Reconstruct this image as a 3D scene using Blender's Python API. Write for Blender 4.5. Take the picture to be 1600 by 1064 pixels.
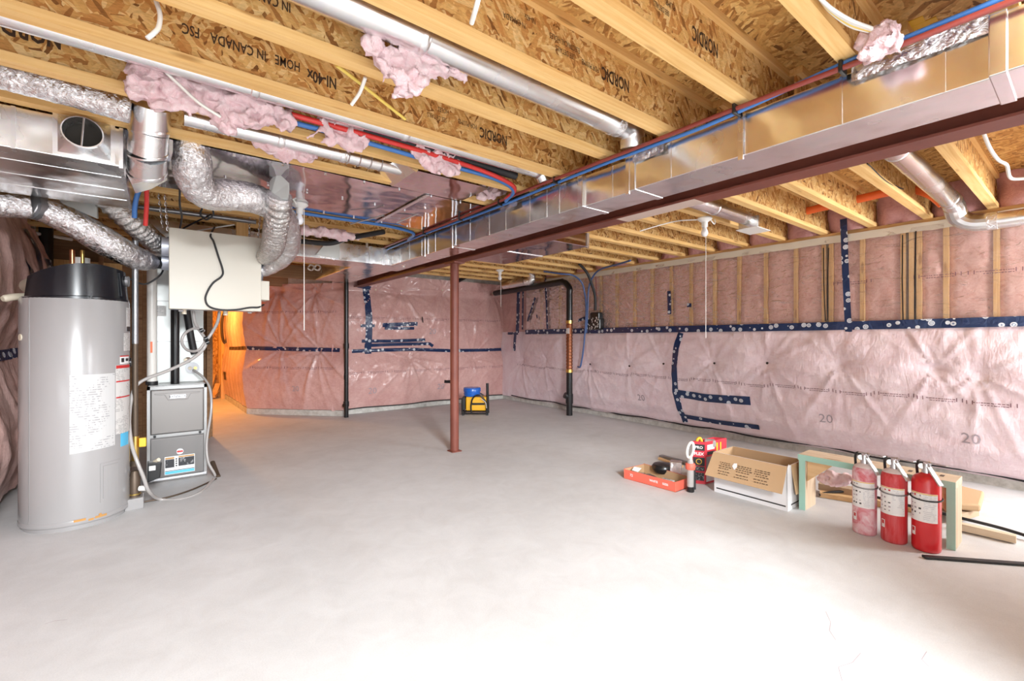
import bpy, bmesh, math, random
import numpy as np
from math import sin, cos, pi, radians, atan2, sqrt, exp, asin, atan, tan
from mathutils import Vector as V, Matrix, noise as N

for o in list(bpy.data.objects):
    bpy.data.objects.remove(o)
S = bpy.context.scene
C = S.collection
random.seed(7)

# ------------------------------------------------------------------ camera, sky, lights, exposure
YAW = radians(37.8)
EYE = V((0, 0, 1.30))
FPX = 710.0
cam = bpy.data.cameras.new('camera')
cam.sensor_width = 36
cam.lens = FPX / 1600 * 36
cam.shift_y = -5 / 1600
cam.clip_start = 0.02
camo = bpy.data.objects.new('camera', cam)
camo.location = EYE
camo.rotation_euler = (pi / 2, 0, -YAW)
C.objects.link(camo)
S.camera = camo

wd = bpy.data.worlds.new('daylight')
S.world = wd
wd.use_nodes = True
bg = wd.node_tree.nodes['Background']
bg.inputs[0].default_value = (0.90, 0.955, 1.0, 1)
bg.inputs[1].default_value = 1.25


def area(name, loc, target, sx, sy, power, col=(1, 1, 1)):
    l = bpy.data.lights.new(name, 'AREA')
    l.shape = 'RECTANGLE'
    l.size = sx
    l.size_y = sy
    l.energy = power
    l.color = col
    o = bpy.data.objects.new(name, l)
    o.location = loc
    o.rotation_euler = (V(target) - V(loc)).to_track_quat('-Z', 'Y').to_euler()
    C.objects.link(o)
    return o


# daylight through the walk-out door behind the photographer
area('door_daylight', (0.1, -3.2, 3.0), (1.4, 2.8, 0.0), 1.2, 1.2, 350, (0.93, 0.97, 1.0))
area('right_wall_fill', (5.2, -1.5, 1.6), (4.2, 3.0, 1.3), 1.0, 1.2, 62, (0.95, 0.98, 1.0))  # added fill lamp to brighten the right wall


def point(name, loc, power, col, r=0.05):
    l = bpy.data.lights.new(name, 'POINT')
    l.energy = power
    l.color = col
    l.shadow_soft_size = r
    o = bpy.data.objects.new(name, l)
    o.location = loc
    C.objects.link(o)


point('store_room_bulb', (0.35, 9.9, 2.0), 60, (1.0, 0.45, 0.09), 0.06)

S.view_settings.view_transform = 'Standard'
S.view_settings.look = 'None'
S.view_settings.exposure = 1.20
S.view_settings.gamma = 1
S.view_settings.use_curve_mapping = False

# ------------------------------------------------------------------ survey helpers (sight lines to world points)
SA, CA = sin(YAW), cos(YAW)


def sight(px, py):
    u = (px - 800) / FPX
    return V((SA + u * CA, CA - u * SA, (527 - py) / FPX))


def atd(px, py, d):
    return EYE + sight(px, py) * d


def atz(px, py, z):
    r = sight(px, py)
    return EYE + r * ((z - EYE.z) / r.z)


def atx(px, py, x):
    r = sight(px, py)
    return EYE + r * (x / r.x)


def aty(px, py, y):
    r = sight(px, py)
    return EYE + r * (y / r.y)


# ------------------------------------------------------------------ materials
def mat(name, col=(0.8, 0.8, 0.8), rough=0.5, metal=0.0, coat=0.0, spec=0.5):
    m = bpy.data.materials.new(name)
    m.use_nodes = True
    b = m.node_tree.nodes['Principled BSDF']
    b.inputs['Base Color'].default_value = (*col, 1)
    b.inputs['Roughness'].default_value = rough
    b.inputs['Metallic'].default_value = metal
    b.inputs['Coat Weight'].default_value = coat
    b.inputs['Coat Roughness'].default_value = 0.15
    b.inputs['Specular IOR Level'].default_value = spec
    return m


class NT:
    """small node writing helper"""
    def __init__(s, m):
        s.t = m.node_tree
        s.b = s.t.nodes['Principled BSDF']
        s._p = None

    def n(s, kind, **kw):
        x = s.t.nodes.new(kind)
        for k, v in kw.items():
            if k in x.inputs:
                x.inputs[k].default_value = v
            else:
                setattr(x, k, v)
        return x

    def l(s, a, b):
        s.t.links.new(a, b)

    def pos(s, scale=(1, 1, 1), rot=(0, 0, 0)):
        if s._p is None:
            s._p = s.n('ShaderNodeNewGeometry').outputs['Position']
        mp = s.n('ShaderNodeMapping')
        mp.inputs['Scale'].default_value = scale
        mp.inputs['Rotation'].default_value = rot
        s.l(s._p, mp.inputs['Vector'])
        return mp.outputs['Vector']

    def noise(s, vec, scale, detail=3, rough=0.55, out='Fac', dist=0.0):
        x = s.n('ShaderNodeTexNoise')
        x.inputs['Scale'].default_value = scale
        x.inputs['Detail'].default_value = detail
        x.inputs['Roughness'].default_value = rough
        x.inputs['Distortion'].default_value = dist
        s.l(vec, x.inputs['Vector'])
        return x.outputs[out]

    def vor(s, vec, scale, feature='F1', out='Distance', rnd=1.0):
        x = s.n('ShaderNodeTexVoronoi')
        x.feature = feature
        x.inputs['Scale'].default_value = scale
        x.inputs['Randomness'].default_value = rnd
        s.l(vec, x.inputs['Vector'])
        return x.outputs[out]

    def ramp(s, fac, stops, interp='LINEAR'):
        x = s.n('ShaderNodeValToRGB')
        cr = x.color_ramp
        cr.interpolation = interp
        while len(cr.elements) < len(stops):
            cr.elements.new(0.5)
        for e, (p, c) in zip(cr.elements, stops):
            e.position = p
            e.color = (*c, 1) if len(c) == 3 else c
        s.l(fac, x.inputs['Fac'])
        return x.outputs['Color']

    def mix(s, fac, a, b, mode='MIX'):
        x = s.n('ShaderNodeMix', data_type='RGBA', blend_type=mode)
        for i, v in ((0, fac), (6, a), (7, b)):
            if isinstance(v, (int, float)):
                x.inputs[i].default_value = v
            elif isinstance(v, tuple):
                x.inputs[i].default_value = (*v, 1)
            else:
                s.l(v, x.inputs[i])
        return x.outputs[2]

    def math(s, op, a, b=0.0):
        x = s.n('ShaderNodeMath', operation=op)
        for i, v in ((0, a), (1, b)):
            if isinstance(v, (int, float)):
                x.inputs[i].default_value = v
            else:
                s.l(v, x.inputs[i])
        return x.outputs[0]

    def bump(s, h, strength=0.3, dist=0.01, coat=False):
        x = s.n('ShaderNodeBump')
        x.inputs['Strength'].default_value = strength
        x.inputs['Distance'].default_value = dist
        s.l(h, x.inputs['Height'])
        s.l(x.outputs[0], s.b.inputs['Normal'])
        if coat:
            s.l(x.outputs[0], s.b.inputs['Coat Normal'])

    def col(s, c):
        s.l(c, s.b.inputs['Base Color'])

    def rough(s, c):
        s.l(c, s.b.inputs['Roughness'])


M = {}


def concrete():
    m = mat('concrete_floor', rough=0.62)
    t = NT(m)
    p = t.pos()
    a = t.noise(p, 0.9, 5, 0.6)
    b = t.noise(t.pos((1, 1, 1), (0, 0, 0.5)), 5.0, 6, 0.7, dist=0.6)
    g = t.noise(p, 160, 2)
    c = t.ramp(a, [(0.3, (0.60, 0.594, 0.590)), (0.7, (0.70, 0.698, 0.698))])
    c2 = t.ramp(b, [(0.3, (0.90, 0.89, 0.885)), (0.65, (1, 1, 1))])
    c = t.mix(1.0, c, c2, 'MULTIPLY')
    c3 = t.ramp(g, [(0.3, (0.93, 0.93, 0.93)), (0.6, (1, 1, 1))])
    c = t.mix(1.0, c, c3, 'MULTIPLY')
    t.col(c)
    t.bump(t.mix(0.5, b, g), 0.12, 0.01)
    return m


def osb(name, cols, scale=1.0, flat='XY'):
    """oriented strand board: long chips lying three ways, each chip with its own tone"""
    m = mat(name, rough=0.62, spec=0.3)
    t = NT(m)
    out = None
    w = t.noise(t.pos(), 9 * scale, 2, out='Color')
    for i, ang in enumerate((0.15, 1.1, 2.2)):
        rot = (0, 0, ang) if flat == 'XY' else (0, ang, 0)
        sc = (9, 34, 9) if flat == 'XY' else (9, 9, 34)
        v = t.pos((1, 1, 1), rot)
        v2 = t.n('ShaderNodeVectorMath', operation='MULTIPLY')
        t.l(v, v2.inputs[0])
        v2.inputs[1].default_value = tuple(k * scale for k in sc)
        v3 = t.n('ShaderNodeVectorMath', operation='MULTIPLY_ADD')
        t.l(w, v3.inputs[0])
        v3.inputs[1].default_value = (0.9, 0.9, 0.9)
        t.l(v2.outputs[0], v3.inputs[2])
        cell = t.vor(v3.outputs[0], 1.0, 'F1', 'Color')
        sep = t.n('ShaderNodeSeparateColor')
        t.l(cell, sep.inputs[0])
        c = t.ramp(sep.outputs[0], [(0.0, cols[0]), (0.13, cols[1]), (0.55, cols[2]), (1.0, cols[3])])
        if out is None:
            out = c
            hh = sep.outputs[1]
        else:
            k = t.math('GREATER_THAN', t.noise(t.pos((1, 1, 1), rot), 7 * scale, 2), 0.5)
            out = t.mix(k, out, c)
            hh = t.mix(k, hh, sep.outputs[1])
    g = t.noise(t.pos((30, 30, 90)), 2.0, 2)
    gg = t.ramp(g, [(0.3, (0.75, 0.73, 0.70)), (0.6, (1, 1, 1))])
    t.col(t.mix(0.8, out, gg, 'MULTIPLY'))
    t.bump(hh, 0.25, 0.004)
    return m


def lumber(name, c0, c1, axis='X', knots=True):
    m = mat(name, rough=0.6, spec=0.3)
    t = NT(m)
    sc = {'X': (1.2, 34, 34), 'Y': (34, 1.2, 34), 'Z': (34, 34, 1.2)}[axis]
    g = t.noise(t.pos(sc), 1.0, 4, 0.6, dist=1.2)
    c = t.ramp(g, [(0.25, c0), (0.6, c1)])
    if knots:
        ks = {'X': (2.2, 11, 11), 'Y': (11, 2.2, 11), 'Z': (11, 11, 2.2)}[axis]
        k = t.vor(t.pos(ks), 1.0)
        kk = t.ramp(k, [(0.10, (0.55, 0.42, 0.3)), (0.17, (1, 1, 1))])
        c = t.mix(0.85, c, kk, 'MULTIPLY')
    big = t.noise(t.pos(), 1.6, 2)
    c = t.mix(1.0, c, t.ramp(big, [(0.3, (0.88, 0.85, 0.8)), (0.65, (1.0, 1.0, 1.0))]), 'MULTIPLY')
    t.col(c)
    t.bump(g, 0.12, 0.003)
    return m


def galv(name, col=(0.86, 0.86, 0.855), rough=0.22, wav=0.32, ws=2.8):
    m = mat(name, col, rough, 1.0)
    t = NT(m)
    sp = t.vor(t.pos((1, 1, 1)), 60, 'F1', 'Color')
    c = t.mix(0.10, col, sp, 'OVERLAY')
    t.col(c)
    r = t.noise(t.pos(), 3.0, 3)
    rr = t.ramp(r, [(0.3, (rough * .7,) * 3), (0.7, (rough * 1.35,) * 3)])
    t.rough(rr)
    t.bump(t.noise(t.pos(), ws, 2), wav, 0.06)
    return m


def foil(name, ribs=False):
    m = mat(name, (0.80, 0.79, 0.80), 0.17, 1.0)
    t = NT(m)
    a = t.noise(t.pos(), 34, 4, 0.65, dist=2.0)
    b = t.noise(t.pos((1, 1, 1.6)), 9, 3, 0.5, dist=0.6)
    t.bump(t.mix(0.4, a, b), 0.8, 0.020)
    c = t.ramp(a, [(0.25, (0.40, 0.385, 0.37) if ribs else (0.66, 0.65, 0.66)), (0.6, (0.80, 0.79, 0.77) if ribs else (0.93, 0.92, 0.93))])  # crumple hollows coloured darker to stand in for groove shade
    t.col(c)
    return m


def pinkwall(name, c0, c1, coat=0.75):
    m = mat(name, rough=0.75, coat=coat, spec=0.2)
    t = NT(m)
    a = t.noise(t.pos(), 3.2, 5, 0.62, dist=0.4)
    b = t.noise(t.pos((1, 1, 2.2)), 22, 4, 0.6, dist=0.8)
    c = t.ramp(t.mix(0.42, a, b), [(0.3, c0), (0.66, c1)])
    t.col(c)
    w = t.noise(t.pos((1.4, 1.4, 0.7)), 7.5, 3, 0.5, dist=1.5)
    w2 = t.noise(t.pos((1.0, 1.0, 0.35)), 30, 3, 0.6, dist=1.2)
    t.bump(t.mix(0.35, w, w2), 0.30, 0.03, True)
    t.b.inputs['Coat Roughness'].default_value = 0.13
    return m


def fluff(name, c0, c1):
    m = mat(name, rough=0.95, spec=0.05)
    t = NT(m)
    a = t.noise(t.pos(), 13, 5, 0.7, dist=1.5)
    f = t.noise(t.pos(), 60, 4, 0.7, dist=3)
    t.col(t.ramp(t.mix(0.4, a, f), [(0.32, c0), (0.62, c1)]))
    t.bump(t.mix(0.5, a, f), 0.7, 0.02)
    m.node_tree.nodes['Principled BSDF'].inputs['Subsurface Weight'].default_value = 0.0
    return m


def poly():
    """clear vapour barrier film: mostly see-through with a creased gloss"""
    m = bpy.data.materials.new('clear_poly_film')
    m.use_nodes = True
    nt = m.node_tree
    nt.nodes.clear()
    ou = nt.nodes.new('ShaderNodeOutputMaterial')
    tr = nt.nodes.new('ShaderNodeBsdfTransparent')
    tr.inputs[0].default_value = (0.97, 0.96, 0.96, 1)
    gl = nt.nodes.new('ShaderNodeBsdfGlossy')
    gl.inputs['Roughness'].default_value = 0.16
    df = nt.nodes.new('ShaderNodeBsdfDiffuse')
    df.inputs[0].default_value = (0.9, 0.86, 0.84, 1)
    ge = nt.nodes.new('ShaderNodeNewGeometry')
    mp = nt.nodes.new('ShaderNodeMapping')
    mp.inputs['Scale'].default_value = (1, 0.8, 2.0)
    mp.inputs['Rotation'].default_value = (0.5, 0, 0)
    nz = nt.nodes.new('ShaderNodeTexNoise')
    nz.inputs['Scale'].default_value = 8
    nz.inputs['Detail'].default_value = 4
    nz.inputs['Distortion'].default_value = 1.4
    bp = nt.nodes.new('ShaderNodeBump')
    bp.inputs['Strength'].default_value = 1.0
    bp.inputs['Distance'].default_value = 0.03
    lw = nt.nodes.new('ShaderNodeFresnel')
    lw.inputs[0].default_value = 1.45
    m1 = nt.nodes.new('ShaderNodeMixShader')
    m2 = nt.nodes.new('ShaderNodeMixShader')
    m2.inputs[0].default_value = 0.10
    L = nt.links.new
    L(ge.outputs['Position'], mp.inputs[0])
    L(mp.outputs[0], nz.inputs['Vector'])
    L(nz.outputs['Fac'], bp.inputs['Height'])
    L(bp.outputs[0], gl.inputs['Normal'])
    L(bp.outputs[0], lw.inputs['Normal'])
    sc = nt.nodes.new('ShaderNodeMath')
    sc.operation = 'MULTIPLY'
    sc.inputs[1].default_value = 0.8
    L(lw.outputs[0], sc.inputs[0])
    L(sc.outputs[0], m1.inputs[0])
    L(tr.outputs[0], m1.inputs[1])
    L(gl.outputs[0], m1.inputs[2])
    L(m1.outputs[0], m2.inputs[1])
    L(df.outputs[0], m2.inputs[2])
    L(m2.outputs[0], ou.inputs[0])
    return m


def tapemat():
    m = mat('blue_sheathing_tape', (0.012, 0.05, 0.16), 0.3, 0, 0.3)
    t = NT(m)
    d = t.vor(t.pos(), 12.3, 'F1', 'Distance', 0.7)
    ring = t.ramp(d, [(0.0, (0.60, 0.64, 0.70)), (0.16, (0.16, 0.22, 0.36)), (0.19, (0.72, 0.75, 0.79)),
                      (0.275, (0.72, 0.75, 0.79)), (0.29, (0.007, 0.027, 0.098))], 'CONSTANT')
    t.col(ring)
    t.bump(t.noise(t.pos(), 14, 3, 0.6, dist=1), 0.5, 0.015, True)
    return m


def printed(name, paper, ink, line=90.0, dens=0.52, axis=2):
    """rows of small print: broken dark dashes on paper"""
    m = mat(name, paper, 0.45)
    t = NT(m)
    sx = t.n('ShaderNodeSeparateXYZ')
    t.l(t.pos(), sx.inputs[0])
    rows = t.math('FRACT', t.math('MULTIPLY', sx.outputs[axis], line))
    rowmask = t.math('LESS_THAN', rows, 0.42)
    nz = t.noise(t.pos((70, 70, line * 0.6)), 1.0, 2)
    ink_m = t.math('GREATER_THAN', nz, dens)
    blk = t.math('GREATER_THAN', t.noise(t.pos((9, 9, 9)), 1.0, 1), 0.47)
    k = t.math('MULTIPLY', t.math('MULTIPLY', rowmask, ink_m), blk)
    t.col(t.mix(k, paper, ink))
    return m


M['floor'] = concrete()
M['subfloor'] = osb('osb_subfloor', [(0.24, 0.105, 0.03), (0.52, 0.24, 0.065), (0.72, 0.41, 0.13), (0.86, 0.57, 0.22)], 1.5, 'XY')
M['web'] = osb('osb_joist_web', [(0.20, 0.08, 0.022), (0.56, 0.25, 0.07), (0.74, 0.44, 0.15), (0.88, 0.62, 0.29)], 1.7, 'XZ')
M['flange'] = lumber('joist_flange_wood', (0.76, 0.42, 0.13), (0.90, 0.60, 0.26), 'X')
M['stud'] = lumber('stud_wood', (0.62, 0.33, 0.11), (0.80, 0.52, 0.23), 'Z')
M['plate'] = lumber('plate_wood', (0.58, 0.31, 0.11), (0.76, 0.48, 0.21), 'Y')
M['pale'] = lumber('pale_pine', (0.62, 0.47, 0.32), (0.76, 0.62, 0.46), 'Y')
M['palez'] = lumber('pale_pine_upright', (0.56, 0.40, 0.26), (0.74, 0.58, 0.42), 'Z')
M['darkwood'] = lumber('dark_brown_lumber', (0.20, 0.10, 0.045), (0.33, 0.18, 0.085), 'X')  # wood of a dark brown tone
M['ply'] = lumber('orange_plywood', (0.66, 0.40, 0.19), (0.78, 0.52, 0.28), 'Y', False)
M['teal'] = mat('teal_edge_paint', (0.36, 0.60, 0.50), 0.7)
M['galv'] = galv('galvanised_sheet')
M['galvpipe'] = galv('galvanised_pipe', (0.84, 0.84, 0.85), 0.24, 0.05)
M['galvsheet'] = galv('panning_sheet', (0.62, 0.57, 0.60), 0.10, 0.20, 2.2)
M['foil'] = foil('insulated_foil')
M['ribfoil'] = foil('ribbed_foil', True)
M['steel'] = mat('zinc_steel', (0.7, 0.7, 0.71), 0.3, 1.0)
M['chrome'] = mat('chrome', (0.58, 0.58, 0.59), 0.22, 1.0)
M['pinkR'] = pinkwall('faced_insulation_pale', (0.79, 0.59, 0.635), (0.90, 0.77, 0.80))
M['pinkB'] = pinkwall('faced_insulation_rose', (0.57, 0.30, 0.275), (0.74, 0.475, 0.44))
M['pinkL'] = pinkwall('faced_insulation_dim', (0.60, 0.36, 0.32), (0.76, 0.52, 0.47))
M['batt'] = fluff('pink_batt', (0.66, 0.30, 0.25), (0.90, 0.60, 0.53))
M['rim'] = fluff('pink_rim_batt', (0.66, 0.30, 0.30), (0.84, 0.50, 0.48))
M['tuft'] = fluff('pink_fluff', (0.84, 0.50, 0.54), (0.96, 0.78, 0.79))
M['poly'] = poly()
M['polystrip'] = mat('milky_poly_strip', (0.72, 0.66, 0.55), 0.35, 0, 0.4)
M['tape'] = tapemat()
M['ink'] = mat('print_ink', (0.22, 0.10, 0.12), 0.6)
M['inkgrey'] = mat('grey_print_ink', (0.40, 0.33, 0.36), 0.6)
M['stamp'] = mat('black_stamp_ink', (0.055, 0.028, 0.015), 0.7)


def redsteel():
    m = mat('red_oxide_primer', rough=0.5)
    t = NT(m)
    a = t.noise(t.pos(), 4, 4, 0.6)
    c = t.ramp(a, [(0.3, (0.155, 0.040, 0.026)), (0.7, (0.215, 0.060, 0.039))])
    d = t.noise(t.pos((1, 1, 1)), 55, 3, 0.7)
    e = t.ramp(d, [(0.70, (0, 0, 0)), (0.76, (1, 1, 1))])
    t.col(t.mix(t.math('MULTIPLY', t.math('MULTIPLY', e, 0.5), t.noise(t.pos(), 1.2, 2)), c, (0.5, 0.38, 0.33)))
    t.bump(d, 0.08, 0.003)
    return m


M['red'] = redsteel()
M['scrape'] = mat('scraped_primer', (0.55, 0.42, 0.36), 0.7)
M['abs'] = mat('black_abs', (0.012, 0.012, 0.013), 0.28)
M['rubber'] = mat('black_rubber', (0.018, 0.018, 0.02), 0.5)
M['white'] = mat('white_plastic', (0.82, 0.80, 0.76), 0.35)
M['bulb'] = mat('frosted_bulb_glass', (0.88, 0.88, 0.90), 0.12, 0, 0.5)
M['pvc'] = mat('white_pvc', (0.78, 0.75, 0.70), 0.35)
M['cream'] = mat('cream_fitting', (0.72, 0.64, 0.50), 0.4)
M['beige'] = mat('beige_enamel', (0.60, 0.56, 0.475), 0.38)
M['beige2'] = mat('bluish_case_side', (0.55, 0.58, 0.66), 0.35, 0.4)
M['cabinet'] = mat('pale_grey_cabinet', (0.62, 0.64, 0.62), 0.36, 0.2)
M['heater'] = mat('grey_tank_enamel', (0.34, 0.33, 0.328), 0.24, 0.0, 0.5)
M['shroud'] = mat('black_shroud', (0.008, 0.009, 0.013), 0.24, 0.0, 0.0)
M['furn'] = mat('charcoal_cabinet', (0.19, 0.18, 0.175), 0.4, 0.35)
M['furndoor'] = mat('brushed_charcoal_door', (0.21, 0.195, 0.185), 0.33, 0.55)
M['trimgrey'] = mat('furnace_frame_grey', (0.36, 0.355, 0.35), 0.4, 0.5)
M['silver'] = mat('silver_badge', (0.8, 0.8, 0.82), 0.25, 0.7)
M['redlogo'] = mat('red_print', (0.55, 0.03, 0.03), 0.5)
M['blueprint'] = mat('blue_print', (0.10, 0.50, 0.78), 0.5)
M['blackprint'] = mat('black_print', (0.02, 0.02, 0.022), 0.5)
M['paper'] = mat('white_label', (0.84, 0.83, 0.82), 0.5)
M['label'] = printed('fine_print_label', (0.54, 0.535, 0.53), (0.33, 0.325, 0.33), 62, 0.5)
M['label2'] = printed('small_print_label', (0.64, 0.62, 0.60), (0.36, 0.35, 0.34), 85, 0.47)
M['label3'] = printed('pale_print_label', (0.80, 0.79, 0.79), (0.60, 0.60, 0.62), 90, 0.48)
M['labeldark'] = printed('dark_print_label', (0.03, 0.03, 0.035), (0.5, 0.5, 0.5), 110, 0.55)
M['rust'] = mat('rust', (0.50, 0.26, 0.08), 0.8)
M['copper'] = mat('copper', (0.72, 0.32, 0.16), 0.28, 1.0)
M['coppertube'] = mat('dull_copper_tube', (0.34, 0.13, 0.065), 0.38, 0.8)
M['brass'] = mat('brass', (0.70, 0.50, 0.16), 0.3, 1.0)
M['brown'] = mat('brown_iron', (0.12, 0.085, 0.06), 0.5, 0.5)
M['yellow'] = mat('yellow_enamel', (0.85, 0.50, 0.03), 0.35)
M['pexred'] = mat('red_pex', (0.62, 0.035, 0.03), 0.3)
M['pexrust'] = mat('dark_red_pex', (0.24, 0.042, 0.032), 0.35)
M['pexblue'] = mat('blue_pex', (0.05, 0.17, 0.46), 0.35)
M['darkblue'] = mat('slate_blue_pex', (0.06, 0.12, 0.30), 0.35)
M['orange'] = mat('orange_conduit', (0.85, 0.15, 0.03), 0.45)
M['hose'] = mat('clear_grey_hose', (0.40, 0.375, 0.36), 0.22)
M['wirew'] = mat('white_cable', (0.80, 0.77, 0.72), 0.45)
M['wirey'] = mat('yellow_cable', (0.86, 0.64, 0.14), 0.45)
M['wireo'] = mat('orange_cable', (0.75, 0.36, 0.05), 0.45)
M['ext'] = mat('red_enamel', (0.62, 0.016, 0.022), 0.28, 0, 0.4)


def dusty():
    m = mat('dusty_red_enamel', rough=0.6)
    t = NT(m)
    a = t.noise(t.pos((1, 1, 0.8)), 14, 5, 0.65, dist=1)
    t.col(t.ramp(a, [(0.28, (0.62, 0.10, 0.12)), (0.48, (0.70, 0.33, 0.37)), (0.66, (0.80, 0.62, 0.65))]))
    return m


def streaky():
    m = mat('streaked_red_enamel', rough=0.4)
    t = NT(m)
    a = t.noise(t.pos((1, 1, 0.12)), 34, 5, 0.65, dist=0.6)
    t.col(t.ramp(a, [(0.40, (0.58, 0.03, 0.035)), (0.60, (0.64, 0.10, 0.11)), (0.76, (0.74, 0.42, 0.44))]))
    return m


M['dusty'] = dusty()
M['streaky'] = streaky()
M['powder'] = mat('powder_dust', (0.80, 0.70, 0.70), 0.9)
M['handlegrey'] = mat('pale_grey_handle', (0.55, 0.54, 0.53), 0.35, 0.4)
M['card'] = mat('cardboard', (0.55, 0.36, 0.20), 0.75)
M['cardin'] = mat('cardboard_inside', (0.52, 0.34, 0.19), 0.8)
M['boxwhite'] = mat('white_board', (0.80, 0.79, 0.80), 0.5)
M['trayred'] = mat('orange_red_board', (0.78, 0.14, 0.09), 0.5)
M['bagred'] = mat('red_print_board', (0.62, 0.03, 0.05), 0.5)
M['genyellow'] = mat('yellow_tool_case', (0.88, 0.46, 0.02), 0.35)
M['blue'] = mat('blue_plastic', (0.015, 0.13, 0.55), 0.25)
M['curb'] = mat('curb_concrete', (0.56, 0.53, 0.49), 0.85)
_t = NT(M['curb'])
_t.col(_t.ramp(_t.noise(_t.pos(), 9, 5, 0.7), [(0.3, (0.40, 0.38, 0.34)), (0.6, (0.64, 0.62, 0.58))]))
M['dark'] = mat('hole_shade', (0.03, 0.025, 0.02), 0.9)  # near-black colour standing in for the shade inside the collar
M['greypanel'] = mat('grey_metal_strip', (0.30, 0.30, 0.31), 0.35, 0.7)
M['cardfloor'] = mat('dusty_cardboard', (0.48, 0.34, 0.22), 0.8)

# ------------------------------------------------------------------ mesh builder
WORLD = {}


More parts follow.
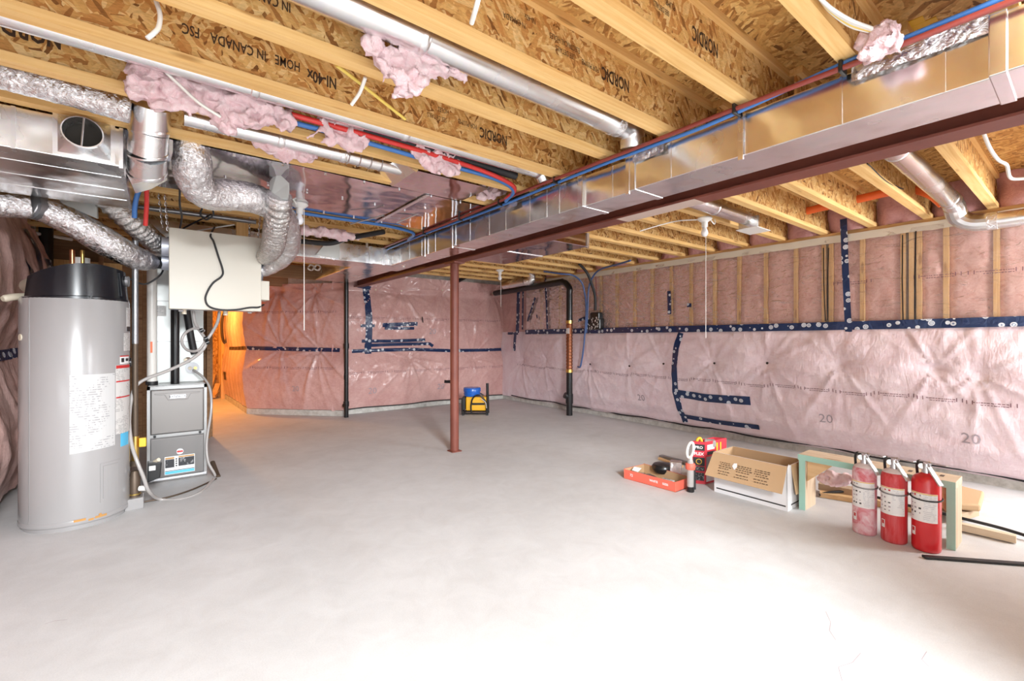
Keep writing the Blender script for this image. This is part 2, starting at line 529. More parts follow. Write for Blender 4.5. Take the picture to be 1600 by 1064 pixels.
class MB:
    def __init__(s):
        s.v, s.f, s.m = [], [], []

    def add(s, vs, fs, mi=0):
        k = len(s.v)
        s.v += [tuple(p) for p in vs]
        s.f += [tuple(i + k for i in f) for f in fs]
        s.m += [mi] * len(fs)
        return s

    def box(s, x0, x1, y0, y1, z0, z1, mi=0):
        vs = [(x, y, z) for x in (x0, x1) for y in (y0, y1) for z in (z0, z1)]
        fs = [(0, 1, 3, 2), (4, 6, 7, 5), (0, 4, 5, 1), (2, 3, 7, 6), (0, 2, 6, 4), (1, 5, 7, 3)]
        return s.add(vs, fs, mi)

    def obox(s, c, size, R=None, mi=0):
        hx, hy, hz = [k / 2 for k in size]
        vs = [V((x, y, z)) for x in (-hx, hx) for y in (-hy, hy) for z in (-hz, hz)]
        if R is not None:
            vs = [R @ p for p in vs]
        vs = [p + V(c) for p in vs]
        fs = [(0, 1, 3, 2), (4, 6, 7, 5), (0, 4, 5, 1), (2, 3, 7, 6), (0, 2, 6, 4), (1, 5, 7, 3)]
        return s.add(vs, fs, mi)

    def beam(s, p0, p1, w, h, up=(0, 0, 1), mi=0):
        p0, p1 = V(p0), V(p1)
        a = (p1 - p0).normalized()
        u = V(up)
        sd = a.cross(u).normalized()
        u = sd.cross(a)
        vs = [p + sd * (i * w / 2) + u * (j * h / 2) for p in (p0, p1) for i in (-1, 1) for j in (-1, 1)]
        fs = [(0, 1, 3, 2), (4, 6, 7, 5), (0, 4, 5, 1), (2, 3, 7, 6), (0, 2, 6, 4), (1, 5, 7, 3)]
        return s.add(vs, fs, mi)

    def tube(s, pts, r, n=8, cap=True, mi=0, wob=None):
        pts = [V(p) for p in pts]
        k = len(pts)
        rs = r if isinstance(r, (list, tuple)) else [r] * k
        vs, fs = [], []
        tprev = None
        ref = None
        for i, p in enumerate(pts):
            t = (pts[min(i + 1, k - 1)] - pts[max(i - 1, 0)]).normalized()
            if ref is None:
                ref = t.orthogonal().normalized()
            else:
                ref = (ref - t * ref.dot(t)).normalized()
            b = t.cross(ref)
            for j in range(n):
                a = 2 * pi * j / n
                q = p + (ref * cos(a) + b * sin(a)) * rs[i]
                if wob:
                    q = p + (q - p) * wob(q, i, a)
                vs.append(q)
        for i in range(k - 1):
            for j in range(n):
                j2 = (j + 1) % n
                fs.append((i * n + j, i * n + j2, (i + 1) * n + j2, (i + 1) * n + j))
        if cap:
            fs.append(tuple(range(n - 1, -1, -1)))
            fs.append(tuple((k - 1) * n + j for j in range(n)))
        return s.add(vs, fs, mi)

    def cyl(s, p0, p1, r0, r1=None, n=20, cap=True, mi=0):
        return s.tube([p0, p1], [r0, r0 if r1 is None else r1], n, cap, mi)

    def lathe(s, base, prof, n=24, axis=(0, 0, 1), mi=0, a0=0, a1=2 * pi):
        base, ax = V(base), V(axis).normalized()
        u = ax.orthogonal().normalized() if abs(ax.z) < 0.999 else V((1, 0, 0))
        w = ax.cross(u)
        vs, fs = [], []
        full = abs(a1 - a0 - 2 * pi) < 1e-6
        m = n if full else n + 1
        for (r, z) in prof:
            for j in range(m):
                a = a0 + (a1 - a0) * j / n
                vs.append(base + ax * z + (u * cos(a) + w * sin(a)) * max(r, 1e-4))
        for i in range(len(prof) - 1):
            for j in range(n):
                j2 = (j + 1) % m
                fs.append((i * m + j, i * m + j2, (i + 1) * m + j2, (i + 1) * m + j))
        return s.add(vs, fs, mi)

    def prism(s, pts, ext, mi=0):
        pts = [V(p) for p in pts]
        e = V(ext)
        k = len(pts)
        vs = pts + [p + e for p in pts]
        fs = [tuple(range(k)), tuple(range(2 * k - 1, k - 1, -1))]
        fs += [(i, i + k, (i + 1) % k + k, (i + 1) % k) for i in range(k)]
        return s.add(vs, fs, mi)

    def grid(s, fn, us, ws, mi=0):
        k = len(ws)
        vs = [fn(u, w) for u in us for w in ws]
        fs = [(i * k + j, i * k + j + 1, (i + 1) * k + j + 1, (i + 1) * k + j)
              for i in range(len(us) - 1) for j in range(k - 1)]
        return s.add(vs, fs, mi)

    def build(s, name, material, parent=None, smooth=None, bevel=0.0, label=None, cat=None, group=None, kind=None):
        mats = material if isinstance(material, (list, tuple)) else [material]
        mats = [M[m] if isinstance(m, str) else m for m in mats]
        vs = np.array(s.v, dtype=float)
        lo, hi = vs.min(0), vs.max(0)
        org = (lo + hi) / 2
        if parent is None:
            org[2] = lo[2]
        me = bpy.data.meshes.new(name)
        me.from_pydata((vs - org).tolist(), [], s.f)
        for m in mats:
            me.materials.append(m)
        me.polygons.foreach_set('material_index', s.m)
        bm = bmesh.new()
        bm.from_mesh(me)
        bmesh.ops.recalc_face_normals(bm, faces=bm.faces)
        if bevel:
            ed = [e for e in bm.edges if len(e.link_faces) == 2 and e.calc_face_angle(0) > 0.6]
            bmesh.ops.bevel(bm, geom=ed, offset=bevel, segments=2, affect='EDGES', profile=0.5, clamp_overlap=True)
        bm.to_mesh(me)
        bm.free()
        if smooth is not None:
            me.polygons.foreach_set('use_smooth', [True] * len(me.polygons))
            me.set_sharp_from_angle(angle=radians(smooth))
        return place(name, me, V(org), parent, label, cat, group, kind)


def place(name, me, org, parent=None, label=None, cat=None, group=None, kind=None):
    o = bpy.data.objects.new(name, me)
    C.objects.link(o)
    o.location = org
    WORLD[o.name] = V(org)
    if parent is not None:
        o.parent = parent
        o.location = V(org) - WORLD[parent.name]
    if label:
        o['label'] = label
    if cat:
        o['category'] = cat
    if group:
        o['group'] = group
    if kind:
        o['kind'] = kind
    return o


def thing(name, label, cat, loc, group=None):
    return place(name, None, V(loc), None, label, cat, group)


def spline(pts, m=8):
    pts = [V(p) for p in pts]
    P = [pts[0] * 2 - pts[1]] + pts + [pts[-1] * 2 - pts[-2]]
    out = []
    for i in range(1, len(P) - 2):
        a, b, c, d = P[i - 1], P[i], P[i + 1], P[i + 2]
        for j in range(m):
            t = j / m
            out.append(0.5 * ((2 * b) + (c - a) * t + (2 * a - 5 * b + 4 * c - d) * t * t + (3 * b - a - 3 * c + d) * t ** 3))
    out.append(pts[-1])
    return out


def resample(pts, step):
    pts = [V(p) for p in pts]
    L = [0]
    for a, b in zip(pts, pts[1:]):
        L.append(L[-1] + (b - a).length)
    n = max(2, int(L[-1] / step))
    out = []
    k = 0
    for i in range(n + 1):
        d = L[-1] * i / n
        while k < len(pts) - 2 and L[k + 1] < d:
            k += 1
        t = (d - L[k]) / max(1e-9, L[k + 1] - L[k])
        out.append(pts[k].lerp(pts[k + 1], min(1, t)))
    return out


def text_geo(body, size, bold=0.0):
    cu = bpy.data.curves.new('lettering', 'FONT')
    cu.body = body
    cu.size = size
    cu.align_x = 'CENTER'
    cu.align_y = 'CENTER'
    cu.resolution_u = 2
    cu.offset = bold
    ob = bpy.data.objects.new('lettering', cu)
    me = bpy.data.meshes.new_from_object(ob)
    vs = [V(v.co) for v in me.vertices]
    fs = [tuple(p.vertices) for p in me.polygons]
    bpy.data.objects.remove(ob)
    bpy.data.curves.remove(cu)
    bpy.data.meshes.remove(me)
    return vs, fs


def add_text(mb, body, size, center, right, up, bold=0.0, mi=0):
    vs, fs = text_geo(body, size, bold)
    c, r, u = V(center), V(right).normalized(), V(up).normalized()
    mb.add([c + r * v.x + u * v.y for v in vs], fs, mi)


def cable(name, pts, r, m, label, cat='cable', n=7, sub=7, group=None):
    return MB().tube(spline(pts, sub), r, n).build(name, m, None, 60, label=label, cat=cat, group=group)


# ================================================================== STRUCTURE
ZJ = 2.395            # underside of joists
ZS = 2.695            # underside of subfloor
XW = 5.60             # inner face of right knee wall
XF = 5.80             # right foundation face
YB = 7.78             # back wall

floor = MB().box(-1.6, 6.2, -4.2, 12.2, -0.10, 0.0).build('floor', 'floor', kind='structure')
ceiling = MB().box(-1.6, 6.2, -0.8, 12.2, ZS, ZS + 0.02).build('ceiling', 'subfloor', kind='structure')

mb = MB()
for pts_ in ([(1290, 955), (1298, 972), (1296, 985), (1306, 1000)], [(1345, 1020), (1332, 1035), (1310, 1042), (1316, 1064)], [(1448, 1018), (1440, 1030), (1452, 1042)], [(70, 975), (85, 970), (105, 968)]):
    q_ = [atz(p_[0], p_[1], 0.0004) for p_ in pts_]
    for a_, b_ in zip(q_, q_[1:]):
        n_ = (b_ - a_).cross(V((0, 0, 1))).normalized() * 0.0012
        mb.add([a_ - n_, a_ + n_, b_ + n_, b_ - n_], [(0, 1, 2, 3)])
mb.build('crack', 'inkgrey', floor, kind='stuff')

# ---- joists: web with bottom flange, top flange and printed stamps as sub-parts
XL0, XL1 = -1.45, 2.78
XR0, XR1 = 2.60, 5.72


def joist_meshes(x0, x1):
    def mesh(mb, m):
        o = mb.build('x', m)
        me = o.data
        org = V(WORLD[o.name])
        bpy.data.objects.remove(o)
        return me, org
    web = mesh(MB().box(x0, x1, -0.006, 0.006, ZJ + 0.036, ZS - 0.036), 'web')
    bot = mesh(MB().box(x0, x1, -0.032, 0.032, ZJ, ZJ + 0.037), 'flange')
    top = mesh(MB().box(x0, x1, -0.032, 0.032, ZS - 0.037, ZS - 0.0005), 'flange')
    return web, bot, top


JL, JR = joist_meshes(XL0, XL1), joist_meshes(XR0, XR1)
for nm, (me, _) in zip(('web_l', 'bottom_l', 'top_l', 'web_r', 'bottom_r', 'top_r'), JL + JR):
    me.name = 'joist_' + nm


def joist(y, J):
    w = place('joist', J[0][0], J[0][1] + V((0, y, 0)), ceiling)
    place('bottom_flange', J[1][0], J[1][1] + V((0, y, 0)), w)
    place('top_flange', J[2][0], J[2][1] + V((0, y, 0)), w)
    return w


YL = [0.605 + 0.414 * k for k in range(-1, 17)]
YR = [0.545 + 0.414 * k for k in range(-1, 17)]
joists_left = [joist(y, JL) for y in YL]
joists_right = [joist(y, JR) for y in YR]
for k, y in enumerate([7.65, 8.1, 8.6, 9.2, 9.9, 10.6, 11.3]):
    joist(y, JL)


def stamp(j, y, words):
    # the boards went in upside down, so the print reads rotated half a turn
    mb = MB()
    zc = (ZJ + ZS) / 2
    for x, dz, txt, size, bo in words:
        vs, fs = text_geo(txt, size, bo)
        mb.add([(x - v.x * 0.62, y - 0.0075, zc + dz - v.y) for v in vs], fs)
    mb.build('stamp', 'stamp', j)


stamp(joists_left[2], YL[2], [(1.815, 0, 'NORDIC', 0.085, 0.002), (1.56, 0.04, 'PLUMB', 0.034, 0), (1.50, 0.0, 'SEE DETAILS', 0.03, 0), (1.40, 0.06, 'FOR CUTTING', 0.03, 0)])
stamp(joists_left[3], YL[3], [(1.74, 0, 'NORDIC', 0.085, 0.002), (1.56, 0.0, 'FOR PLUMB', 0.036, 0), (1.40, 0.04, 'ELECTRICAL HOLES', 0.034, 0),
                              (1.40, 0.0, 'SEE DETAILS', 0.034, 0), (1.20, 0.06, 'NI-40x', 0.034, 0), (1.12, 0.02, 'IN CANADA', 0.034, 0)])
stamp(joists_left[4], YL[4], [(0.30, -0.02, 'IN CANADA', 0.05, 0.001), (0.12, 0.0, 'NI-40x', 0.05, 0.001)])
stamp(joists_left[5], YL[5], [(1.607, -0.02, 'NORDIC', 0.085, 0.002), (1.42, 0.0, 'FOR PLUMB', 0.04, 0), (1.26, 0.03, 'HOLES', 0.038, 0), (1.22, -0.02, 'SEE DETAILS', 0.036, 0),
                              (0.61, -0.02, 'NI-40x', 0.075, 0.002), (0.46, 0.0, 'HOME', 0.06, 0.001), (0.27, 0.0, 'IN CANADA', 0.06, 0.001), (0.10, 0.0, 'FSC', 0.06, 0.001)])
stamp(joists_left[6], YL[6], [(-0.44, 0, 'NORDIC', 0.095, 0.003), (-0.20, 0.02, 'PLUMB', 0.04, 0)])

# header and blocking at the back of the house
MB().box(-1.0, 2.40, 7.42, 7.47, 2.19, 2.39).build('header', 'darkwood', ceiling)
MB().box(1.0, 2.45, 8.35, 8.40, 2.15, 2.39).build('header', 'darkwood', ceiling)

# ---- noise helpers for the insulation
rng = np.random.RandomState(3)


def fbm(x, y, z=0.0, s=1.0):
    return N.fractal(V((x * s, y * s, z)), 0.8, 2.0, 4)


def pleats(u, z, pins, reach=0.42, amp=0.016):
    h = 0
    for (a, b, sd) in pins:
        dx, dz = u - a, z - b
        r = sqrt(dx * dx + dz * dz) + 1e-5
        if r > 1.5:
            continue
        th = atan2(dz, dx)
        down = 0.55 + 0.45 * max(0, -sin(th)) + 0.2 * max(0, sin(th))
        k = 0.5 * sin(th * 11 + sd * 5) + 0.5 * sin(th * 17 + sd * 9) + 0.35 * sin(th * 29 + sd)
        rid = max(0.0, k) ** 1.5
        h += 1.5 * amp * down * rid * exp(-r / reach) * min(1, r / 0.05)
        h -= 0.05 * exp(-(r / 0.10) ** 1.2)
    return h


def interp(z, pts):
    if z <= pts[0][0]:
        return pts[0][1]
    for (a, b), (c, d) in zip(pts, pts[1:]):
        if z <= c:
            t = (z - a) / (c - a)
            t = t * t * (3 - 2 * t)
            return b + (d - b) * t
    return pts[-1][1]


def frange(a, b, st):
    n = max(1, int(round((b - a) / st)))
    return [a + (b - a) * i / n for i in range(n + 1)]


# right lower blanket -> X as a function of (y, z)
PR = [(5.10, 0.86, 1), (4.30, 0.87, 2.2), (3.72, 0.93, 3.1), (2.98, 0.97, 4.4), (2.35, 1.00, 5.7), (1.62, 1.02, 6.3),
      (0.9, 1.02, 7.9), (0.62, 0.98, 7.2), (6.2, 0.9, 8.8), (7.0, 0.86, 9.1)]
profR = [(0.07, 0.03), (0.14, 0.10), (0.35, 0.18), (0.62, 0.235), (0.92, 0.275), (1.04, 0.275), (1.2, 0.262), (1.32, 0.235), (1.41, 0.20)]


def xr(y, z):
    o = interp(z, profR)
    far = max(0.0, min(1.0, (y - 5.9) / 1.2))
    o = o * (1 - far) + far * (0.03 + 0.08 * sin(pi / 2 * min(1, z / 0.6)))
    o += 0.022 * fbm(y, z, 1.0, 1.1) + 0.006 * fbm(y, z, 4.0, 5) + pleats(y, z, PR)
    return XF - o


wall_right = MB().box(XF, XF + 0.22, -0.8, 8.0, 0, 1.42).build('wall_right', 'curb', kind='structure')
WR = MB().grid(lambda y, z: (xr(y, z), y, z), frange(-0.75, 7.72, 0.024), frange(0.075, 1.41, 0.024)).build(
    'faced_blanket', 'pinkR', wall_right, 180)
mb = MB()
ys = frange(-0.75, 7.78, 0.12)
mb.prism([(XF + 0.02, -0.75, 0), (XF - 0.03, -0.75, 0), (XF - 0.02, -0.75, 0.075), (XF + 0.02, -0.75, 0.08)], (0, 8.5, 0))
mb.build('curb', 'curb', wall_right)

# knee wall: studs, batts, poly film
spx = [845, 874, 938, 963, 991, 1018, 1048, 1079, 1116, 1154, 1196, 1243, 1287, 1298, 1347, 1411, 1424, 1436, 1478, 1557]
sy = [atx(p, 460, XW).y for p in spx] + [0.30, 0.0, -0.3]
sy = sorted(sy)
MB().box(XW + 0.145, XW + 0.165, -0.8, 8.0, 1.36, ZJ).build('sheathing', 'subfloor', wall_right)
MB().box(XW - 0.001, XW + 0.14, -0.75, 6.72, ZJ - 0.036, ZJ).build('top_plate', 'plate', wall_right)
MB().box(XW - 0.001, XW + 0.14, -0.75, 6.72, 1.36, 1.40).build('sill_plate', 'plate', wall_right)
for y in sy:
    MB().box(XW, XW + 0.14, y - 0.019, y + 0.019, 1.40, ZJ - 0.036).build('stud', 'stud', wall_right)
edges = [-0.6] + sy + [6.75]
for a, b in zip(edges, edges[1:]):
    if b - a < 0.09:
        continue

    def bf(y, z, a=a, b=b):
        t = (y - a) / (b - a)
        e = min(1, 6 * t * (1 - t)) * min(1, (z - 1.39) * 9 + 0.1) * min(1, (2.37 - z) * 9 + 0.1)
        return (XW + 0.055 - 0.045 * e - 0.02 * fbm(y, z, a, 5), y, z)
    MB().grid(bf, frange(a + 0.019, b - 0.019, 0.03), frange(1.40, 2.36, 0.04)).build('insulation_batt', 'batt', wall_right, 180)


def xpoly(y, z):
    w = 0.016 * fbm(y + 0.35 * z, z, 2.0, 5) + 0.014 * sin((z * 1.0 + 0.42 * y) * 34 + 3 * fbm(y, z, 7, 2)) * max(0, fbm(y, z, 9, 1.4))
    return XW - 0.016 - 0.6 * max(0, w)


MB().grid(lambda y, z: (xpoly(y, z), y, z), frange(-0.6, 6.75, 0.03), frange(1.39, 2.33, 0.022)).build(
    'vapour_barrier', 'poly', wall_right, 180)
# milky folded film along the plate
MB().grid(lambda y, z: (XW - 0.02 - 0.006 * fbm(y, z, 5, 6), y, z + 0.006 * fbm(y, 0, 3, 3)), frange(-0.6, 6.2, 0.06),
          frange(2.285, 2.362, 0.02)).build('folded_film', 'polystrip', wall_right, 180)
# far end of the right wall, faced blanket above the tape
MB().grid(lambda y, z: (XF - 0.10 - 0.02 * fbm(y, z, 3, 2) - pleats(y, z, [(7.2, 2.0, 3.0)], 0.6, 0.02), y, z), frange(6.70, 7.74, 0.04), frange(1.37, 2.39, 0.04)).build(
    'faced_blanket', 'pinkB', wall_right, 180)
# batts stuffed between the joist ends
for a, b in zip(YR, YR[1:]):
    def rf(y, z, a=a, b=b):
        t = (y - a) / (b - a)
        e = min(1, 5 * t * (1 - t))
        return (XR1 - 0.02 - 0.10 * e - 0.05 * fbm(y, z, a, 6), y, z)
    MB().grid(rf, frange(a + 0.01, b - 0.01, 0.04), frange(ZJ + 0.002, ZS - 0.004, 0.04)).build('insulation_batt', 'rim', wall_right, 180)
MB().box(XR1, XR1 + 0.04, -0.8, 8.0, ZJ, ZS).build('rim_board', 'subfloor', wall_right)

# ---- back wall
PB = []
for k, (px, py) in enumerate([(630, 454), (694, 453), (772, 458), (590, 452), (640, 560), (740, 560)]):
    q = aty(px, py, YB - 0.1)
    PB.append((q.x, q.z, k * 1.7))


def yb(x, z):
    o = 0.05 + 0.09 * abs(sin(pi * (z - 0.08) / 1.0)) * (1 if z < 1.08 else 0.8)
    o += 0.02 * fbm(x, z, 11, 1.3) + 0.006 * fbm(x, z, 2, 6) + pleats(x, z, PB, 0.5, 0.026)
    o += 0.012 * max(0, sin((x - z * 0.75) * 21 + 2 * fbm(x, z, 5, 1.5))) ** 4 * max(0, 1 - abs(z - 0.55) / 0.5)
    return YB - max(0.01, o)


wall_back = MB().box(2.30, 6.0, YB, YB + 0.2, 0, ZS).build('wall_back', 'curb', kind='structure')
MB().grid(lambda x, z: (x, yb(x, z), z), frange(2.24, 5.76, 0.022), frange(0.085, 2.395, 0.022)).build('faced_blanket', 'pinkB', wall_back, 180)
MB().prism([(2.30, YB + 0.02, 0), (2.30, YB - 0.03, 0), (2.30, YB - 0.02, 0.085), (2.30, YB + 0.02, 0.09)], (3.48, 0, 0)).build('curb', 'curb', wall_back)

# ---- angled wall and the wall of the store room beyond it
P1, P2 = V((2.40, 7.66, 0)), V((1.20, 8.86, 0))
dA = (P2 - P1).normalized()
nA = V((-dA.y, dA.x, 0))
if nA.y > 0:
    nA = -nA
LA = (P2 - P1).length
PA = [(0.45, 2.03, 1.2), (1.12, 2.10, 3.3), (0.40, 1.10, 2.0), (1.05, 1.12, 4.1)]


def pa(u, z):
    o = 0.05 + 0.10 * abs(sin(pi * (z - 0.1) / 1.0)) * (1 if z < 1.1 else 0.9)
    o += 0.02 * fbm(u, z, 21, 1.3) + 0.006 * fbm(u, z, 12, 6) + pleats(u, z, PA, 0.6, 0.036)
    return P1 + dA * u + nA * max(0.01, o) + V((0, 0, z))


wall_angled = MB().prism([P1, P2, P2 - nA * 0.15, P1 - nA * 0.15], (0, 0, ZS)).build('wall_angled', 'curb', kind='structure')
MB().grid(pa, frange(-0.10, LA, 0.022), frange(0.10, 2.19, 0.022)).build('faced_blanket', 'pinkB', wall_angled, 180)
MB().prism([P1 + nA * 0.03, P2 + nA * 0.03, P2, P1], (0, 0, 0.09)).build('curb', 'curb', wall_angled)

P3 = V((1.10, 12.0, 0))
dS = (P3 - P2).normalized()
nS = V((-dS.y, dS.x, 0))
if nS.x > 0:
    nS = -nS
LS = (P3 - P2).length


def psf(u, z):
    o = 0.02 + 0.06 * abs(sin(pi * (z - 0.1) / 1.0))
    o += 0.02 * fbm(u, z, 31, 1.5) + 0.012 * max(0, sin(u * 19 + z)) ** 4
    o *= min(1, 0.35 + u * 2)
    return P2 + dS * u + nS * max(0.01, o) + V((0, 0, z))


wall_store = MB().prism([P2, P3, P3 - nS * 0.15, P2 - nS * 0.15], (0, 0, ZS)).build('wall_store', 'curb', kind='structure')
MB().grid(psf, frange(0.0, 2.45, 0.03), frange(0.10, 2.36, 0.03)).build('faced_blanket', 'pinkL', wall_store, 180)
MB().prism([P2 + nS * 0.03, P3 + nS * 0.03, P3, P2], (0, 0, 0.09)).build('curb', 'curb', wall_store)
wall_far = MB().box(-1.2, 1.3, 11.95, 12.05, 0, ZS).build('wall_far', 'subfloor', kind='structure')
for x in (0.0, 0.24, 0.5, 0.62, 0.86, 1.04):
    MB().box(x - 0.02, x + 0.02, 11.80, 11.94, 0, ZJ).build('stud', 'stud', wall_far)
for a, b in ((-0.3, 0.0), (0.02, 0.22), (0.26, 0.48)):
    MB().grid(lambda x, z, a=a, b=b: (x, 11.86 - 0.05 * sin(pi * (x - a) / (b - a)) - 0.03 * fbm(x, z, 3, 4), z), frange(a + .02, b - .02, 0.04),
              frange(0.3, 2.3, 0.06)).build('insulation_batt', 'batt', wall_far, 180)
MB().box(0.64, 0.84, 11.84, 11.86, 0.2, 2.2).build('osb_panel', 'web', wall_far)

# ---- left wall, partition behind the furnace
def xl(y, z):
    o = 0.05 + 0.13 * abs(sin(pi * (z - 0.05) / 1.15))
    o += 0.03 * fbm(y, z, 41, 1.6) + 0.02 * max(0, sin(y * 15 + z * 3 + 2 * fbm(y, z, 8, 2))) ** 3 + 0.006 * fbm(y, z, 2, 8)
    return -1.02 + max(0.02, o)


wall_left = MB().box(-1.2, -1.02, -0.8, 12.0, 0, ZS).build('wall_left', 'curb', kind='structure')
MB().grid(lambda y, z: (xl(y, z), y, z), frange(2.0, 6.70, 0.03), frange(0.05, 2.36, 0.03)).build('faced_blanket', 'pinkL', wall_left, 180)
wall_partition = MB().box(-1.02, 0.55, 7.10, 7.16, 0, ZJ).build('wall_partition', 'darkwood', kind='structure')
for z in (1.50, 1.64, 1.78, 1.92, 2.06):
    MB().box(-1.0, -0.35, 7.04 - 0.02 * (z > 1.7), 7.10, z, z + 0.10).build('plank', 'stud', wall_partition)
for x in (-0.55, -0.20, 0.12, 0.48):
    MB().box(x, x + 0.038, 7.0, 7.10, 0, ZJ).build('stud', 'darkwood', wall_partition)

# rear wall (behind the photographer) with its walk-out opening
wall_rear = MB().box(1.83, 4.6, -0.95, -0.80, 0, ZS).build('wall_rear', 'paper', kind='structure')


# ---- tape strips that follow the faced blankets
def tape_strip(parent, fn, path, w, out, mname='tape', jag=0.0):
    """fn(u,z)->point on the sheet; path of (u,z); ribbon of width w lifted along out"""
    pts = [V((p[0], p[1], 0)) for p in path]
    pts = resample(pts, 0.03) if len(pts) > 1 else pts
    mb = MB()
    rows = []
    k = len(pts)
    for i, p in enumerate(pts):
        t = (pts[min(i + 1, k - 1)] - pts[max(0, i - 1)]).normalized()
        s = V((-t.y, t.x, 0))
        row = []
        for j in (-1, -0.5, 0, 0.5, 1):
            q = p + s * (w / 2 * j)
            row.append(V(fn(q.x, q.y)) + V(out) * 0.008)
        rows.append(row)
    vs = [q for r in rows for q in r]
    fs = [(i * 5 + j, i * 5 + j + 1, (i + 1) * 5 + j + 1, (i + 1) * 5 + j) for i in range(len(rows) - 1) for j in range(4)]
    mb.add(vs, fs)
    return mb.build('tape', mname, parent, 180)


fR = lambda y, z: V((xr(y, z), y, z))
fB = lambda x, z: V((x, yb(x, z), z))
fA = pa
fU = lambda y, z: V((xpoly(y, z) - 0.004, y, z))


def wy(px, py, x=5.53):
    q = atx(px, py, x)
    return (q.y, q.z)


def wx(px, py):
    q = aty(px, py, YB - 0.12)
    return (q.x, q.z)


fT = lambda y, z: V((XW - 0.035 - 0.005 * fbm(y, z, 1, 5), y, z))
# long tape between knee wall and blanket
tape_strip(wall_right, fT, [(6.75, 1.40), (5.5, 1.405), (4.2, 1.41), (3.0, 1.412), (2.0, 1.415), (1.0, 1.425), (0.0, 1.435), (-0.6, 1.44)], 0.085, (-1, 0, 0))
# tall tape down the blanket and its two legs to the right
tape_strip(wall_right, fR, [wy(1062, 520), wy(1057, 545), wy(1054, 575), wy(1053, 612), wy(1056, 640), wy(1060, 662)], 0.085, (-1, 0, 0))
tape_strip(wall_right, fR, [wy(1050, 614), wy(1100, 622), wy(1169, 627)], 0.105, (-1, 0, 0))
tape_strip(wall_right, fR, [wy(1054, 651), wy(1110, 661), wy(1178, 670)], 0.06, (-1, 0, 0))
# tapes on the knee wall
tape_strip(wall_right, fT, [wy(1320, 343, XW), wy(1323, 420, XW), wy(1328, 519, XW)], 0.06, (-1, 0, 0))
tape_strip(wall_right, fT, [wy(1048, 455, XW), wy(1049, 491, XW)], 0.055, (-1, 0, 0))
tape_strip(wall_right, fT, [wy(1076, 477, XW), wy(1083, 477, XW)], 0.05, (-1, 0, 0))
tape_strip(wall_right, fT, [wy(813, 450, XW), wy(812, 490, XW), wy(811, 520, XW)], 0.10, (-1, 0, 0))
tape_strip(wall_right, fT, [wy(820, 450, XW), wy(819, 515, XW)], 0.045, (-1, 0, 0))
tape_strip(wall_right, fT, [wy(855, 434, XW), wy(858, 514, XW)], 0.05, (-1, 0, 0))
tape_strip(wall_right, fT, [wy(839, 465, XW), wy(827, 502, XW)], 0.05, (-1, 0, 0))
tape_strip(wall_right, fT, [wy(841, 492, XW), wy(842, 497, XW)], 0.03, (-1, 0, 0))
tape_strip(wall_right, fT, [wy(808, 520, 5.60), wy(806, 548, 5.60)], 0.08, (-1, 0, 0))
tape_strip(wall_right, fT, [wy(796, 521, 5.60), wy(812, 521, 5.60)], 0.05, (-1, 0, 0))
tape_strip(wall_right, fU, [wy(903, 501, XW - .03), wy(917, 496, XW - .03)], 0.05, (-1, 0, 0))
for (x0, y0, x1, y1) in ((1289, 388, 1292, 502), (1297, 388, 1296, 500), (1412, 368, 1413, 500), (1433, 362, 1431, 500)):
    tape_strip(wall_right, fT, [wy(x0, y0, XW), wy((x0 + x1) / 2 - 1, (y0 + y1) / 2, XW), wy(x1, y1, XW)], 0.010, (-1, 0, 0), 'abs')
# back wall
zt = 1.075
tape_strip(wall_back, fB, [wx(552, 549), wx(600, 547), wx(650, 546), wx(706, 548), wx(760, 547), wx(806, 545)], 0.06, (0, -1, 0))
tape_strip(wall_back, fB, [wx(574, 446), wx(576, 500), wx(577, 553)], 0.115, (0, -1, 0))
tape_strip(wall_back, fB, [wx(560, 446), wx(582, 450)], 0.06, (0, -1, 0))
tape_strip(wall_back, fB, [wx(563, 509), wx(585, 509)], 0.05, (0, -1, 0))
tape_strip(wall_back, fB, [wx(597, 508), wx(652, 506)], 0.07, (0, -1, 0))
tape_strip(wall_back, fB, [wx(601, 513), wx(647, 513)], 0.05, (0, -1, 0))
tape_strip(wall_back, fB, [wx(566, 533), wx(610, 533), wx(665, 531)], 0.055, (0, -1, 0))
tape_strip(wall_back, fB, [wx(571, 540), wx(620, 538), wx(672, 537), wx(678, 541)], 0.055, (0, -1, 0))
tape_strip(wall_back, fB, [wx(659, 495), wx(660, 504)], 0.02, (0, -1, 0), 'abs')
tape_strip(wall_angled, fA, [(0.02, 1.09), (0.6, 1.10), (1.2, 1.11), (LA - 0.02, 1.12)], 0.065, nA)
tape_strip(wall_store, psf, [(0.05, 1.12), (0.8, 1.10), (1.8, 1.08)], 0.06, nS, 'abs')
tape_strip(wall_store, psf, [(1.9, 0.52), (2.2, 0.52)], 0.16, nS, 'abs')
fL = lambda y, z: V((xl(y, z), y, z))
tape_strip(wall_left, fL, [(5.0, 1.16), (5.6, 1.17), (6.5, 1.2)], 0.08, (1, 0, 0))
tape_strip(wall_left, fL, [(5.75, 2.25), (5.80, 1.95), (5.72, 1.62)], 0.13, (1, 0, 0))
tape_strip(wall_left, fL, [(5.2, 1.92), (5.45, 1.80), (5.72, 1.60)], 0.11, (1, 0, 0))
tape_strip(wall_left, fL, [(6.2, 2.02), (6.6, 2.03)], 0.10, (1, 0, 0))


